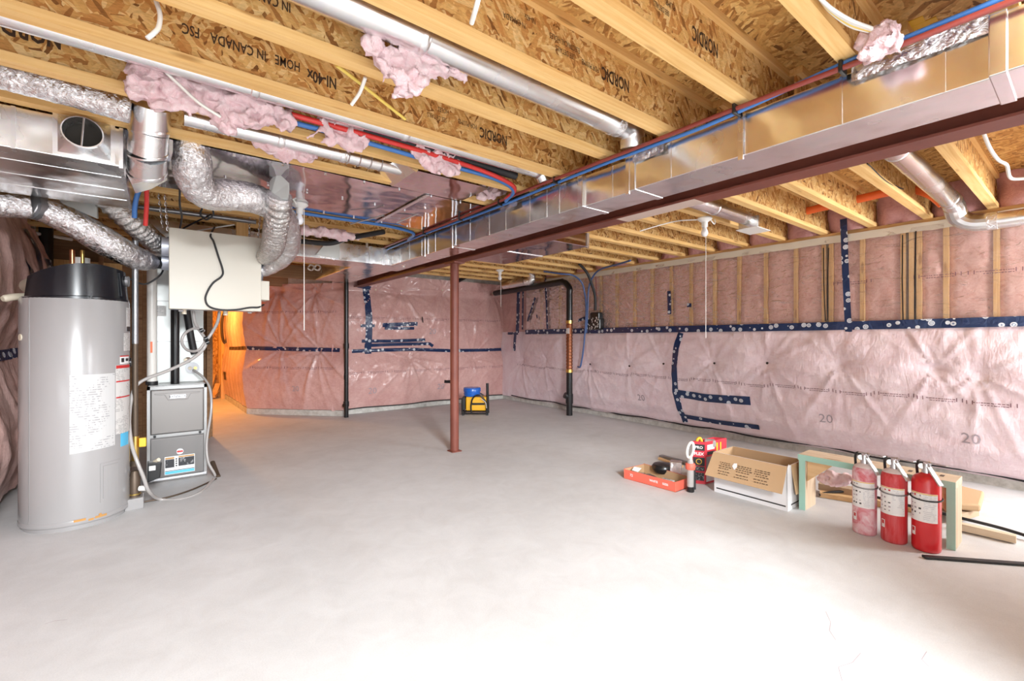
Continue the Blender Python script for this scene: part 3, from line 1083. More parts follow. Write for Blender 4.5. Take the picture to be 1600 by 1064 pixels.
# ---- lines of small print on the facings: joined, too small to pick apart
def print_rows(parent, fn, rows, out, m='ink'):
    mb = MB()
    rnd = random.Random(5)
    for (u, z, length, s) in rows:
        for ln, dz in ((0, 0.0), (1, -0.028 * s)):
            x = u
            while x < u + length * (1 if ln == 0 else 0.8):
                w = rnd.uniform(0.008, 0.03) * s
                h = 0.009 * s
                a = [V(fn(x + i * w, z + dz + j * h)) + V(out) * 0.004 for i, j in ((0, 0), (1, 0), (1, 1), (0, 1))]
                mb.add(a, [(0, 1, 2, 3)])
                x += w + rnd.uniform(0.004, 0.012) * s
        for e in (-0.045, length + 0.015):
            c = V(fn(u + e + 0.015, z + 0.004)) + V(out) * 0.004
            for sgn in (-1, 1):
                a = [V(fn(u + e + 0.015 + sgn * 0.018 + i * 0.006, z - 0.016 + j * 0.034)) + V(out) * 0.004 for i, j in ((0, 0), (1, 0), (1, 1), (0, 1))]
                mb.add(a, [(0, 1, 2, 3)])
    mb.build('printed_lines', m, parent, kind='stuff')


print_rows(wall_right, fR, [(y, 0.735 + 0.01 * (i % 3), 0.20, 0.7) for i, y in enumerate(frange(0.45, 6.9, 0.315))], (-1, 0, 0))
print_rows(wall_right, fT, [(y, 1.86, 0.22, 0.7) for y in (1.42, 0.42, 0.78)], (-1, 0, 0))
print_rows(wall_back, fB, [(x, 1.64, 0.24, 0.8) for x in frange(2.5, 5.3, 0.40)], (0, -1, 0))
print_rows(wall_back, fB, [(x, 0.70, 0.24, 0.8) for x in frange(2.45, 5.4, 0.40)], (0, -1, 0))
print_rows(wall_angled, fA, [(u, 1.72, 0.2, 0.8) for u in frange(0.1, 1.3, 0.33)], nA)
print_rows(wall_angled, fA, [(u, 0.80, 0.2, 0.8) for u in frange(0.1, 1.3, 0.33)], nA)


def wall_number(parent, fn, u, z, s, out, right, flip=1):
    mb = MB()
    vs, fs = text_geo('20', s)
    mb.add([V(fn(u + v.x * flip, z + v.y)) + V(out) * 0.005 for v in vs], fs)
    mb.build('printed_number', 'inkgrey', parent)


for px, py in ((1289, 655), (1516, 687), (1000, 622)):
    y, z = wy(px, py, 5.58)
    wall_number(wall_right, fR, y, z, 0.13, (-1, 0, 0), None, -1)
for px, py in ((676, 518), (582, 611), (688, 604)):
    x, z = wx(px, py)
    wall_number(wall_back, fB, x, z, 0.15, (0, -1, 0), None)
wall_number(wall_angled, fA, 0.75, 0.45, 0.13, nA, None, -1)
# dark fixing pins
for (a, b, s_) in PR[:5]:
    c = fR(a, b)
    MB().cyl(c + V((0.01, 0, 0)), c + V((-0.012, 0, 0)), 0.017, 0.014, 8).build('fixing_pin', 'abs', wall_right)
for (a, b, s_) in PB[:4]:
    c = fB(a, b)
    MB().cyl(c + V((0, 0.01, 0)), c + V((0, -0.012, 0)), 0.02, 0.016, 8).build('fixing_pin', 'cream', wall_back)

#PART2
# ================================================================== BEAM AND POST
XB = 2.66
beam = MB()
beam.box(XB - 0.068, XB + 0.068, -0.75, 7.70, 2.150, 2.162)
beam.box(XB - 0.068, XB + 0.068, -0.75, 7.70, 2.383, 2.3945)
beam.box(XB - 0.006, XB + 0.006, -0.75, 7.70, 2.162, 2.383)
bo = beam.build('steel_beam', 'red', None, label='long red primed steel beam running under the joists to the back wall', cat='beam')
bo2 = MB().box(XB - 0.066, XB + 0.067, 1.52, 2.12, 2.1485, 2.1499).build('scraped_patch', 'scrape', bo, label='bare scraped patch of primer')

pb = atz(712, 705, 0)
px_, py_ = XB, 4.50
post = thing('steel_post', 'round red steel post standing on the floor under the beam', 'post', (px_, py_, 0))
MB().cyl((px_, py_, 0.012), (px_, py_, 2.135), 0.049, n=28).build('pole', 'red', post, 40)
MB().box(px_ - 0.062, px_ + 0.062, py_ - 0.062, py_ + 0.062, 0, 0.012).build('base_plate', 'red', post, bevel=0.003)
MB().box(px_ - 0.068, px_ + 0.068, py_ - 0.11, py_ + 0.11, 2.135, 2.150).build('cap_plate', 'red', post)

# ================================================================== MAIN DUCT
DX0, DX1, DZ0, DZ1 = 2.20, 2.46, 2.163, 2.362
duct = thing('main_duct', 'long galvanised rectangular duct beside the red beam', 'duct', ((DX0 + DX1) / 2, 2.5, DZ0))


def shell(x0, x1, y0, y1, z0, z1):
    return MB().box(x0, x1, y0, y1, z0, z1)


brk = [-0.7, 0.20, 1.67, 2.095, 3.78, 5.20]
wid = [(2.170, 2.455), (2.190, 2.458), (2.212, 2.455), (2.20, 2.455), (2.20, 2.45)]
for i, (a, b) in enumerate(zip(brk, brk[1:])):
    x0, x1 = wid[i]
    shell(x0, x1, a, b, DZ0, DZ1).build('duct_section', 'galv', duct, bevel=0.004)
for i, y in enumerate(brk[1:-1]):
    x0 = min(wid[i][0], wid[i + 1][0]) - 0.008
    x1 = max(wid[i][1], wid[i + 1][1]) + 0.006
    shell(x0, x1, y - 0.022, y + 0.022, DZ0 - 0.004, DZ1 + 0.004).build('drive_joint', 'galvpipe', duct, bevel=0.004)
for y in (0.333, 0.64, 1.04, 1.42, 1.84, 2.30, 2.43, 2.62, 2.92, 3.15, 3.45, 4.1, 4.4, 4.7, 4.95):
    i = sum(1 for b in brk[1:] if y > b)
    x0, x1 = wid[i]
    shell(x0 - 0.003, x1, y - 0.004, y + 0.004, DZ0 + 0.002, DZ1).build('crease', 'galvpipe', duct)
# sealed foil tape along the upper edge
for a, b in ((0.22, 0.60), (1.45, 1.66), (2.74, 2.95)):
    MB().grid(lambda y, z: (2.185 - 0.012 * fbm(y, z, 2, 14) - 0.012, y, z), frange(a, b, 0.02), frange(DZ1 - 0.05, DZ1 + 0.01, 0.015)).build(
        'foil_tape', 'foil', duct, 180)
for y in (1.04, 1.70, 3.74, 4.3):
    MB().box(2.178, 2.188, y - 0.012, y + 0.012, DZ0 - 0.02, ZJ).build('hanger_strap', 'galvpipe', duct)

br = thing('branch_duct', 'galvanised branch duct turning left from the far end of the main duct', 'duct', (1.1, 5.4, DZ0))
MB().box(-0.10, 2.46, 5.20, 5.62, DZ0, DZ1).build('duct_section', 'galv', br, bevel=0.004)
MB().box(1.9, 2.44, 5.62, 7.4, DZ0 + 0.02, DZ1).build('duct_section', 'galv', br, bevel=0.004)
for x in (0.74, 1.52, 1.95, 2.10, 2.36):
    MB().box(x - 0.016, x + 0.016, 5.192, 5.20, DZ0 - 0.006, DZ1).build('drive_joint', 'galvpipe', br)
q0 = aty(500, 400, 5.2).x
MB().prism([(q0 - 0.05, 5.198, 2.19), (q0 + 0.20, 5.198, 2.18), (q0 + 0.20, 5.198, 2.34), (q0 + 0.06, 5.198, 2.34)], (0, -0.03, 0)).build(
    'takeoff_plate', 'cabinet', br)
for x in (1.02, 1.9):
    MB().box(x - 0.012, x + 0.012, 5.19, 5.20, 2.16, ZJ).build('hanger_strap', 'galvpipe', br)

rd = thing('right_duct', 'short boxed duct beyond the post, tucked under the right joists', 'duct', (3.15, 4.0, 2.25))
MB().box(2.75, 3.56, 3.29, 4.75, 2.252, 2.394).build('duct_section', 'galvsheet', rd, bevel=0.004)
MB().box(3.54, 3.572, 3.28, 3.30, 2.24, 2.394).build('corner_joint', 'galvpipe', rd)
MB().box(2.75, 3.57, 4.0, 4.03, 2.246, 2.252).build('drive_joint', 'galvpipe', rd)

# panned return: sheet fixed under the joists, left of the main duct
ps = thing('return_pan', 'wide shiny sheet metal pan fixed under the joists left of the duct', 'duct', (1.0, 3.64, 2.38))


def panz(x, y):
    return 2.388 - 0.004 * fbm(x, y, 2, 2)


def two_sided(fn, us, ws, dz):
    mb = MB()
    mb.grid(fn, us, ws)
    mb.grid(lambda u, w: V(fn(u, w)) + V((0, 0, dz)), us, ws)
    return mb


two_sided(lambda x, y: (x, y, panz(x, y)), frange(-0.15, 1.62, 0.06), frange(3.12, 4.16, 0.06), 0.004).build('pan_sheet', 'galvsheet', ps, 40)
two_sided(lambda x, y: (x, y, panz(x, y) - 0.004), frange(1.60, 2.16, 0.06), frange(3.12, 4.16, 0.06), 0.004).build('pan_sheet', 'galvsheet', ps, 40)
MB().box(1.595, 1.625, 3.12, 4.16, 2.376, 2.385).build('seam', 'galvpipe', ps)
for i in range(7):
    for y in (3.14, 3.62, 4.13):
        MB().cyl((0.35 + 0.26 * i, y, 2.375), (0.35 + 0.26 * i, y, 2.386), 0.008, n=8).build('screw', 'steel', ps)
bt = thing('boot_pan', 'small sheet pan and bent boot between two joists above the return pan', 'duct', (1.45, 2.9, 2.39))
two_sided(lambda x, y: (x, y, 2.386 + 0.002 * fbm(x, y, 2, 3)), frange(1.32, 1.90, 0.06), frange(2.72, 3.11, 0.06), 0.004).build('pan_sheet', 'galvsheet', bt, 40)
MB().prism([(1.20, 2.72, 2.44), (1.20, 3.05, 2.44), (1.32, 3.11, 2.384), (1.32, 2.72, 2.384)], (0.005, 0, 0.004)).build('boot', 'galvpipe', bt)
MB().beam((1.20, 2.74, 2.46), (1.33, 2.72, 2.386), 0.012, 0.03).build('boot_rim', 'galvpipe', bt)

# ================================================================== LEFT TRUNK WITH COLLAR
tr = thing('supply_trunk', 'big galvanised trunk duct under the joists at the left edge', 'duct', (-0.6, 3.6, 2.19))
MB().box(-0.80, -0.156, 3.125, 4.12, 2.19, 2.388).build('trunk_body', 'galv', tr, bevel=0.005)
for y in (3.34, 3.62, 3.88):
    MB().box(-0.80, -0.158, y - 0.008, y + 0.008, 2.188, 2.19).build('rib', 'galvpipe', tr)
MB().box(-0.166, -0.150, 3.115, 4.125, 2.18, 2.389).build('end_flange', 'galvpipe', tr)
MB().box(-0.55, -0.535, 3.115, 3.125, 2.185, 2.385).build('drive_joint', 'galvpipe', tr)
cx, cz = aty(130, 209, 3.06).x, aty(130, 209, 3.06).z
pl = MB()
# square to round collar plate: square rim at the trunk, round lip in front
nn = 32
sq = []
for j in range(nn):
    a = 2 * pi * j / nn
    k = max(abs(cos(a)), abs(sin(a)))
    sq.append((cx + 0.098 * cos(a) / k, 3.122, cz + 0.092 * sin(a) / k))
rd1 = [(cx + 0.078 * cos(2 * pi * j / nn), 3.06, cz + 0.075 * sin(2 * pi * j / nn)) for j in range(nn)]
rd2 = [(cx + 0.078 * cos(2 * pi * j / nn), 3.035, cz + 0.075 * sin(2 * pi * j / nn)) for j in range(nn)]
rd3 = [(cx + 0.073 * cos(2 * pi * j / nn), 3.035, cz + 0.070 * sin(2 * pi * j / nn)) for j in range(nn)]
rd4 = [(cx + 0.073 * cos(2 * pi * j / nn), 3.12, cz + 0.070 * sin(2 * pi * j / nn)) for j in range(nn)]
rings = [sq, rd1, rd2, rd3, rd4]
pl.add([p for r in rings for p in r], [(i * nn + j, i * nn + (j + 1) % nn, (i + 1) * nn + (j + 1) % nn, (i + 1) * nn + j)
                                       for i in range(4) for j in range(nn)])
co = pl.build('collar', 'galvpipe', tr, 50)
MB().cyl((cx, 3.1185, cz), (cx, 3.1212, cz), 0.073, n=28).build('shade_disc', 'dark', co, label='dark disc painted as the shade inside the collar')  # solid dark disc in place of the shaded hole
MB().cyl((cx - 0.005, 3.04, cz - 0.072), (cx + 0.005, 3.04, cz + 0.072), 0.004, n=6).build('damper_rod', 'steel', co)
MB().box(cx - 0.115, cx + 0.115, 3.1215, 3.1245, cz - 0.105, cz + 0.095).build('collar_plate', 'galvpipe', tr)
# flared end boot of the trunk
eb = MB()
eb.prism([atd(191, 232, 2.56), atd(193, 262, 2.56), atd(206, 288, 2.60), atd(232, 281, 2.60), atd(259, 266, 2.58), atd(258, 248, 2.54)], (0.01, 0.20, 0.0))
eb.build('end_boot', 'galvpipe', tr)

# ================================================================== ROUND METAL PIPES IN THE JOIST BAYS
def pipe(name, label, x0, x1, y, z, r, seams, elbow=None, m='galvpipe'):
    t = thing(name, label, 'duct pipe', ((x0 + x1) / 2, y, z - r))
    MB().cyl((x0, y, z), (x1, y, z), r, n=28).build('pipe', m, t, 40)
    for s in seams:
        MB().tube([(s - 0.018, y, z), (s - 0.012, y, z), (s + 0.012, y, z), (s + 0.018, y, z)], [r, r + 0.004, r + 0.004, r], 28).build('crimp', m, t, 40)
    return t


b1 = (YL[3] + YL[4]) / 2 + 0.005
p1 = pipe('round_duct', 'fattest round metal pipe between the joists, draped with pink fluff at its middle', -1.2, 2.02, b1, 2.500, 0.072, (0.82, -0.1))
MB().tube(spline([(2.02, b1, 2.50), (2.10, b1, 2.50), (2.15, b1, 2.47), (2.17, b1 + 0.01, 2.40)], 5), 0.071, 24).build('elbow', 'galvpipe', p1, 40)
MB().tube([(1.98, b1, 2.5), (2.03, b1, 2.5)], 0.076, 24).build('foil_tape', 'foil', p1, 40)
b2 = (YL[5] + YL[6]) / 2 - 0.06
p2 = pipe('round_duct', 'slim grey pipe between the joists ending at the duct with blue cables over it', -1.2, 2.04, b2, 2.47, 0.052, (0.35, 1.1))
MB().tube(spline([(2.04, b2, 2.47), (2.12, b2, 2.46), (2.17, b2, 2.40)], 5), 0.052, 20).build('elbow', 'galvpipe', p2, 40)
b3 = (YL[6] + YL[7]) / 2
p3 = pipe('round_duct', 'short grey pipe over the shiny pan, wrapped with wire near its boot', 0.10, 1.28, b3, 2.44, 0.048, (0.55, 0.9))
for k in range(4):
    x = 0.93 + 0.07 * k
    MB().tube([(x, b3 + 0.052 * cos(a), 2.44 + 0.052 * sin(a)) for a in [2 * pi * i / 16 for i in range(17)]], 0.003, 5).build('wire_wrap', 'steel', p3)
b4 = (YR[4] + YR[5]) / 2
p4 = pipe('round_duct', 'round metal pipe right of the beam that ends in a white floor register boot', 2.72, 4.36, b4, 2.40, 0.060, (3.72,))
MB().box(4.33, 4.36, b4 - 0.09, b4 + 0.09, 2.31, 2.42).build('boot', 'galv', p4)
MB().prism([(4.28, b4 - 0.10, 2.305), (4.56, b4 - 0.10, 2.305), (4.58, b4 + 0.10, 2.305), (4.30, b4 + 0.10, 2.305)], (0, 0, 0.006)).build('register_plate', 'white', p4)
b5 = (YR[1] + YR[2]) / 2
p5 = pipe('round_duct', 'round metal pipe near the right edge that elbows along the pink wall', 2.72, 5.22, b5, 2.44, 0.066, (3.55, 5.12))
ex = 5.40
e5 = spline([(5.22, b5, 2.44), (5.33, b5 - 0.005, 2.41), (5.40, b5 - 0.02, 2.33), (5.42, b5 - 0.10, 2.27), (5.42, b5 - 0.22, 2.255)], 3)
MB().tube(e5, 0.072, 16).build('elbow', 'galvpipe', p5, 18)
MB().cyl((5.42, b5 - 0.20, 2.255), (5.42, -0.6, 2.255), 0.066, n=28).build('wall_run', 'galvpipe', p5, 40)
MB().tube([(5.42, b5 - 0.19, 2.255), (5.42, b5 - 0.25, 2.255)], 0.074, 20, wob=lambda q, i, a: 1 + 0.03 * sin(a * 7)).build('foil_tape', 'foil', p5, 40)
p6 = thing('vent_pipe', 'silver vent pipe turning up beside the far black drain pipe', 'duct pipe', (5.30, 7.1, 2.2))
va, vb, vc = atd(787, 446, 8.6), atd(820, 440, 8.35), atd(828, 428, 8.3)
MB().tube([va, vb], 0.075, 20).build('pipe', 'galvpipe', p6, 40)
MB().tube(spline([vb, atd(830, 438, 8.3), atd(829, 426, 8.3)], 6), 0.08, 20).build('elbow', 'foil', p6, 40)

# ================================================================== FLEXIBLE DUCTS
def flex(name, label, pts, r, ribs=False, cat='flexible duct', step=0.007, amp=None, m=None, n=48, taper=None):
    P = resample(spline([V(p) for p in pts], 12), step)
    k = len(P)
    rs = []
    for i in range(k):
        q = r
        if taper:
            q = interp(i / (k - 1), taper)
        if ribs:
            q *= 1 + 0.05 * cos(i * 2 * pi / 5)
        rs.append(q)
    am = amp if amp is not None else (0.05 if ribs else 0.07)

    def wob(q, i, a):
        return 1 + am * 0.8 * N.noise(q * 18) + am * 0.7 * (0.4 - abs(N.noise(q * 40)) * 1.6) + am * 0.35 * N.noise(q * 90)
    return MB().tube(P, rs, n, True, 0, wob).build(name, m or ('ribfoil' if ribs else 'foil'), None, 180, label=label, cat=cat)


f1 = flex('flexible_duct', 'silver insulated duct lying between the joists at the top left', [(-1.0, 2.86, 2.44), (-0.5, 2.87, 2.43), (-0.22, 2.88, 2.42), (-0.11, 2.88, 2.41)], 0.068)
# metal elbow
el = thing('duct_elbow', 'bare galvanised round elbow rising from the end of the left trunk', 'duct pipe', (-0.02, 3.0, 2.24))
E0, E1, E2, E3 = atd(236, 166, 2.32), atd(234, 205, 2.37), atd(231, 240, 2.42), atd(230, 268, 2.50)
for k, (a, b) in enumerate(((E0, E1), (E1, E2), (E2, E3))):
    MB().tube([a, b], [0.083, 0.086], 30).build('gore', 'galvpipe', el, 40)
for c, d in ((E1, E2 - E0), (E2, E3 - E1), (E3, E3 - E2)):
    d = (V(d).normalized() + V((CA, -SA, 0)) * 0.28).normalized() * 0.005
    MB().tube([c - d, c + d], 0.0915, 30).build('bead', 'galvpipe', el, 40)

f2 = thing('flexible_duct', 'long insulated silver duct running from the left edge down to the beige unit', 'flexible duct', atd(120, 340, 2.9))


def flexpart(parent, name, pts, r, ribs=False, m=None, amp=0.07, step=0.007, taper=None):
    P = resample(spline([V(p) for p in pts], 12), step)
    k = len(P)
    rs = [(interp(i / (k - 1), taper) if taper else r) * ((1 + 0.085 * cos(i * 2 * pi / 7)) if ribs else 1) for i in range(k)]
    amp = 0.03 if ribs else amp

    def wob(q, i, a):
        return 1 + amp * 0.8 * N.noise(q * 18) + amp * 0.7 * (0.4 - abs(N.noise(q * 40)) * 1.6) + amp * 0.35 * N.noise(q * 90)
    return MB().tube(P, rs, 48, True, 0, wob).build(name, m or ('ribfoil' if ribs else 'foil'), parent, 180)


flexpart(f2, 'insulated_sleeve', [atd(-20, 316, 2.80), atd(0, 318, 2.85), atd(48, 321, 2.95)], 0.082)
bd = [atd(46, 320, 2.95), atd(60, 323, 3.0)]
MB().tube(bd, 0.090, 28).build('clamp_band', 'greypanel', f2, 40)
flexpart(f2, 'insulated_sleeve', [atd(58, 322, 3.0), atd(80, 331, 3.05), atd(120, 351, 3.15), atd(170, 381, 3.3), atd(210, 402, 3.5), atd(238, 410, 3.68)], 0.09,
         taper=[(0, 0.088), (0.5, 0.098), (0.85, 0.085), (1, 0.06)])
MB().tube([atd(236, 409, 3.66), atd(262, 411, 3.80)], 0.050, 20).build('duct_tape', 'rubber', f2, 40)

f4 = thing('ribbed_duct', 'bare ribbed silver duct from the white boot down behind the long insulated one', 'flexible duct', atd(200, 335, 3.3))
flexpart(f4, 'ribbed_hose', [atd(158, 303, 3.25), atd(178, 322, 3.3), atd(205, 346, 3.42), atd(228, 366, 3.6), atd(248, 383, 3.80)], 0.078, True)
MB().tube([atd(236, 373, 3.70), atd(251, 386, 3.83)], [0.083, 0.072], 24).build('foil_tape', 'foil', f4, 40)
b = MB()
c0 = [atd(62, 284, 3.05), atd(134, 291, 3.3), atd(150, 300, 3.3), atd(152, 342, 3.2), atd(98, 318, 3.05)]
b.prism(c0, V((0.0, 0.10, 0.02)))
b.build('boot', 'cabinet', f4, bevel=0.004)

f5 = flex('flexible_duct', 'fat insulated silver duct hanging beside the bare elbow and bending right to the beige unit',
          [atd(283, 180, 2.62), atd(291, 200, 2.60), atd(300, 240, 2.62), atd(303, 278, 2.72), atd(322, 301, 2.84), atd(352, 304, 2.95), atd(392, 309, 3.08),
           atd(422, 322, 3.30), atd(446, 345, 3.6), atd(452, 378, 3.85), atd(440, 405, 4.0), atd(420, 420, 4.05), atd(410, 424, 4.05)], 0.09,
          taper=[(0, 0.045), (0.06, 0.075), (0.15, 0.098), (0.35, 0.098), (0.6, 0.092), (0.85, 0.085), (0.95, 0.06), (1, 0.05)])
f6 = thing('ribbed_duct', 'upright ribbed silver duct dropping from a white boot to the right of the beige unit', 'flexible duct', atd(430, 360, 3.5))
flexpart(f6, 'ribbed_hose', [atd(437, 308, 3.10), atd(435, 330, 3.18), atd(430, 360, 3.40), atd(426, 385, 3.70), atd(416, 400, 3.95), atd(409, 404, 4.02)], 0.079, True,
         taper=[(0, 0.072), (0.15, 0.079), (0.7, 0.080), (0.9, 0.07), (1, 0.06)])
b = MB()
for (pa_, pb_) in ((( [atd(421, 283, 3.12), atd(433, 268, 3.06), atd(452, 286, 3.06), atd(450, 310, 3.06), atd(421, 310, 3.10)]), V((0.03, 0.13, 0.0))),):
    b.prism(pa_, pb_)
b.build('boot', 'cabinet', f6, bevel=0.004)
MB().tube([atd(437, 305, 3.10), atd(436, 316, 3.13)], 0.079, 24, wob=lambda q, i, a: 1 + 0.03 * sin(a * 9)).build('foil_tape', 'foil', f6, 40)

# ================================================================== VENTILATION UNIT (beige hanging box)
hx0, hx1, hy0, hy1, hz0, hz1 = 0.062, 0.700, 4.50, 4.86, 1.525, 2.168
hv = thing('ventilation_unit', 'beige metal ventilation unit hanging on chains above the furnace', 'ventilator', ((hx0 + hx1) / 2, (hy0 + hy1) / 2, hz0))
MB().box(hx0, hx1, hy0, hy1, hz0 + 0.01, hz1 - 0.004).build('casing', 'beige2', hv, bevel=0.004)
MB().box(hx0 - 0.004, hx1 + 0.004, hy0 - 0.018, hy0, hz0, hz1).build('front_door', 'beige', hv, bevel=0.005)
MB().box(hx1, hx1 + 0.075, hy0 + 0.03, hy0 + 0.22, 1.63, 1.80).build('control_box', 'beige', hv, bevel=0.004)
for side, y, z in ((-1, 4.60, 2.03), (-1, 4.74, 1.93), (1, 4.62, 1.96), (1, 4.76, 1.88)):
    x = hx0 if side < 0 else hx1
    MB().tube([(x, y, z), (x + side * 0.05, y, z)], 0.074, 26).build('port', 'beige2', hv, 40)
for x in (0.16, 0.45):
    MB().cyl((x, 4.62, 1.49), (x, 4.62, 1.535), 0.018, n=12).build('drain_spigot', 'cream', hv, 40)
for x in (0.12, 0.60):
    MB().cyl((x, hy0 - 0.012, hz0 - 0.012), (x + 0.03, hy0 - 0.012, hz0 - 0.012), 0.008, n=8).build('latch', 'chrome', hv, 40)
cordp = [aty(335, 355, 4.6), aty(329, 368, 4.47), aty(334, 378, 4.468), aty(341, 400, 4.468), aty(348, 422, 4.468), aty(346, 432, 4.468), aty(333, 442, 4.468), aty(324, 456, 4.468),
         aty(321, 468, 4.468), aty(327, 479, 4.468), aty(345, 484, 4.468), aty(368, 484, 4.468), aty(390, 480.5, 4.468), aty(404, 480, 4.468), aty(412, 476, 4.56)]
cable('power_cord', cordp, 0.0075, 'rubber', 'dark power cord hanging across the beige unit front', 'cord')


def chain(p0, p1, label):
    p0, p1 = V(p0), V(p1)
    mb = MB()
    L = (p1 - p0).length
    n = int(L / 0.023)
    d = (p1 - p0).normalized()
    u = V((1, 0, 0))
    w = d.cross(u)
    for i in range(n):
        c = p0 + d * ((i + 0.5) * L / n)
        s = u if i % 2 else w
        ring = [c + d * (0.016 * cos(a)) + s * (0.0065 * sin(a)) for a in [2 * pi * k / 10 for k in range(11)]]
        mb.tube(ring, 0.0026, 5, False)
    mb.build('chain', 'chrome', None, 60, label=label, cat='chain')


chain(aty(245, 280, 4.45), (0.02, 4.52, 2.17), 'hanging chain left of its twin above the left corner of the beige unit')
chain(aty(256, 282, 4.40), aty(262, 360, 4.50), 'steel chain holding the left front corner of the beige unit')
chain(aty(390, 336, 4.75), aty(389.5, 374, 4.75), 'steel chain left of the ribbed duct at the rear of the beige unit')
chain(aty(408, 325, 4.50), aty(403, 376, 4.50), 'steel chain at the right front corner of the beige unit')

# ================================================================== FURNACE
fx0, fx1, fy0, fy1, fz = -0.088, 0.352, 5.14, 5.84, 0.862
fu = thing('furnace', 'charcoal grey furnace cabinet standing on the floor behind the water heater', 'furnace', ((fx0 + fx1) / 2, (fy0 + fy1) / 2, 0))
MB().box(fx0, fx1, fy0 + 0.01, fy1, 0.0, fz).build('cabinet', 'furn', fu, bevel=0.004)
MB().box(fx0, fx0 + 0.022, fy0 - 0.005, fy0 + 0.02, 0.03, fz).build('frame_edge', 'trimgrey', fu)
MB().box(fx1 - 0.022, fx1, fy0 - 0.005, fy0 + 0.02, 0.03, fz).build('frame_edge', 'trimgrey', fu)
MB().box(fx0, fx1, fy0 - 0.005, fy0 + 0.02, fz - 0.03, fz).build('frame_edge', 'trimgrey', fu)
MB().box(fx0, fx1, fy0 - 0.004, fy0 + 0.02, 0.405, 0.430).build('middle_rail', 'trimgrey', fu)
MB().box(fx0 + 0.004, fx1 - 0.004, fy0 - 0.006, fy0 + 0.02, 0.02, 0.040).build('bottom_trim', 'silver', fu)
dx0, dx1 = fx0 + 0.024, fx1 - 0.024
ud = MB().box(dx0, dx1, fy0 - 0.026, fy0 - 0.004, 0.434, 0.832).build('upper_door', 'furndoor', fu, bevel=0.010)
# raised brow over the badge
mx = (dx0 + dx1) / 2
bz = 0.775
MB().prism([(dx0 + 0.03, fy0 - 0.027, 0.79), (dx0 + 0.10, fy0 - 0.027, 0.785), (dx0 + 0.125, fy0 - 0.027, 0.735), (dx1 - 0.125, fy0 - 0.027, 0.735),
            (dx1 - 0.10, fy0 - 0.027, 0.785), (dx1 - 0.03, fy0 - 0.027, 0.79), (dx1 - 0.03, fy0 - 0.027, 0.80), (dx0 + 0.03, fy0 - 0.027, 0.80)], (0, -0.006, 0)).build(
    'brow', 'furndoor', ud, bevel=0.002)
bg_ = MB().box(mx - 0.062, mx + 0.062, fy0 - 0.040, fy0 - 0.032, 0.748, 0.784).build('badge', 'silver', ud, bevel=0.003)
mb = MB()
add_text(mb, 'LENNOX', 0.030, (mx, fy0 - 0.0405, 0.766), (1, 0, 0), (0, 0, 1), 0.0008)
mb.build('badge_lettering', 'blackprint', ud)
ld = MB().box(dx0, dx1, fy0 - 0.016, fy0 - 0.002, 0.045, 0.395).build('lower_door', 'furn', fu, bevel=0.006)
lx0, lx1 = dx0 + 0.10, dx1 - 0.07
yy = fy0 - 0.0172
MB().box(lx0, lx1, yy, yy + 0.001, 0.065, 0.225).build('warning_label', 'paper', ld)
MB().box(lx0 + 0.004, lx0 + 0.070, yy - 0.0008, yy, 0.125, 0.200).build('dark_print', 'labeldark', ld)
MB().box(lx0 + 0.100, lx1 - 0.004, yy - 0.0008, yy, 0.130, 0.205).build('dark_print', 'labeldark', ld)
MB().box(lx0 + 0.004, lx0 + 0.070, yy - 0.0008, yy, 0.203, 0.217).build('orange_stripe', 'rust', ld)
MB().box(lx0 + 0.100, lx1 - 0.004, yy - 0.0008, yy, 0.208, 0.220).build('orange_stripe', 'rust', ld)
MB().box(lx0 + 0.003, lx1 - 0.003, yy - 0.0008, yy, 0.068, 0.092).build('blue_stripe', 'blueprint', ld)
MB().box(lx0 + 0.003, lx1 - 0.003, yy - 0.0008, yy, 0.094, 0.099).build('black_stripe', 'blackprint', ld)
for z in (0.137, 0.158, 0.178, 0.197):
    MB().cyl((lx0 + 0.085, yy - 0.0012, z), (lx0 + 0.085, yy, z), 0.007, n=8).build('pictogram', 'blackprint', ld)
MB().lathe((mx + 0.015, yy, 0.262), [(0.0, 0.002), (0.026, 0.002), (0.028, 0.0)], 16, (0, -1, 0)).build('logo_plate', 'silver', ld)
mb = MB()
add_text(mb, 'RUUD', 0.016, (mx + 0.015, yy - 0.0025, 0.262), (1, 0, 0), (0, 0, 1), 0.0006)
mb2 = MB()
mb2.box(mx - 0.007, mx + 0.037, yy - 0.0026, yy - 0.002, 0.254, 0.270).build('red_logo_panel', 'redlogo', ld)
for x in (dx0 + 0.03, dx1 - 0.03):
    MB().cyl((x, fy0 - 0.02, 0.418), (x, fy0 - 0.004, 0.418), 0.011, n=12).build('door_knob', 'abs', fu, 40)
MB().box(fx0 + 0.01, fx1 - 0.01, fy0 + 0.05, fy1, fz, fz + 0.004).build('top_panel', 'trimgrey', fu)

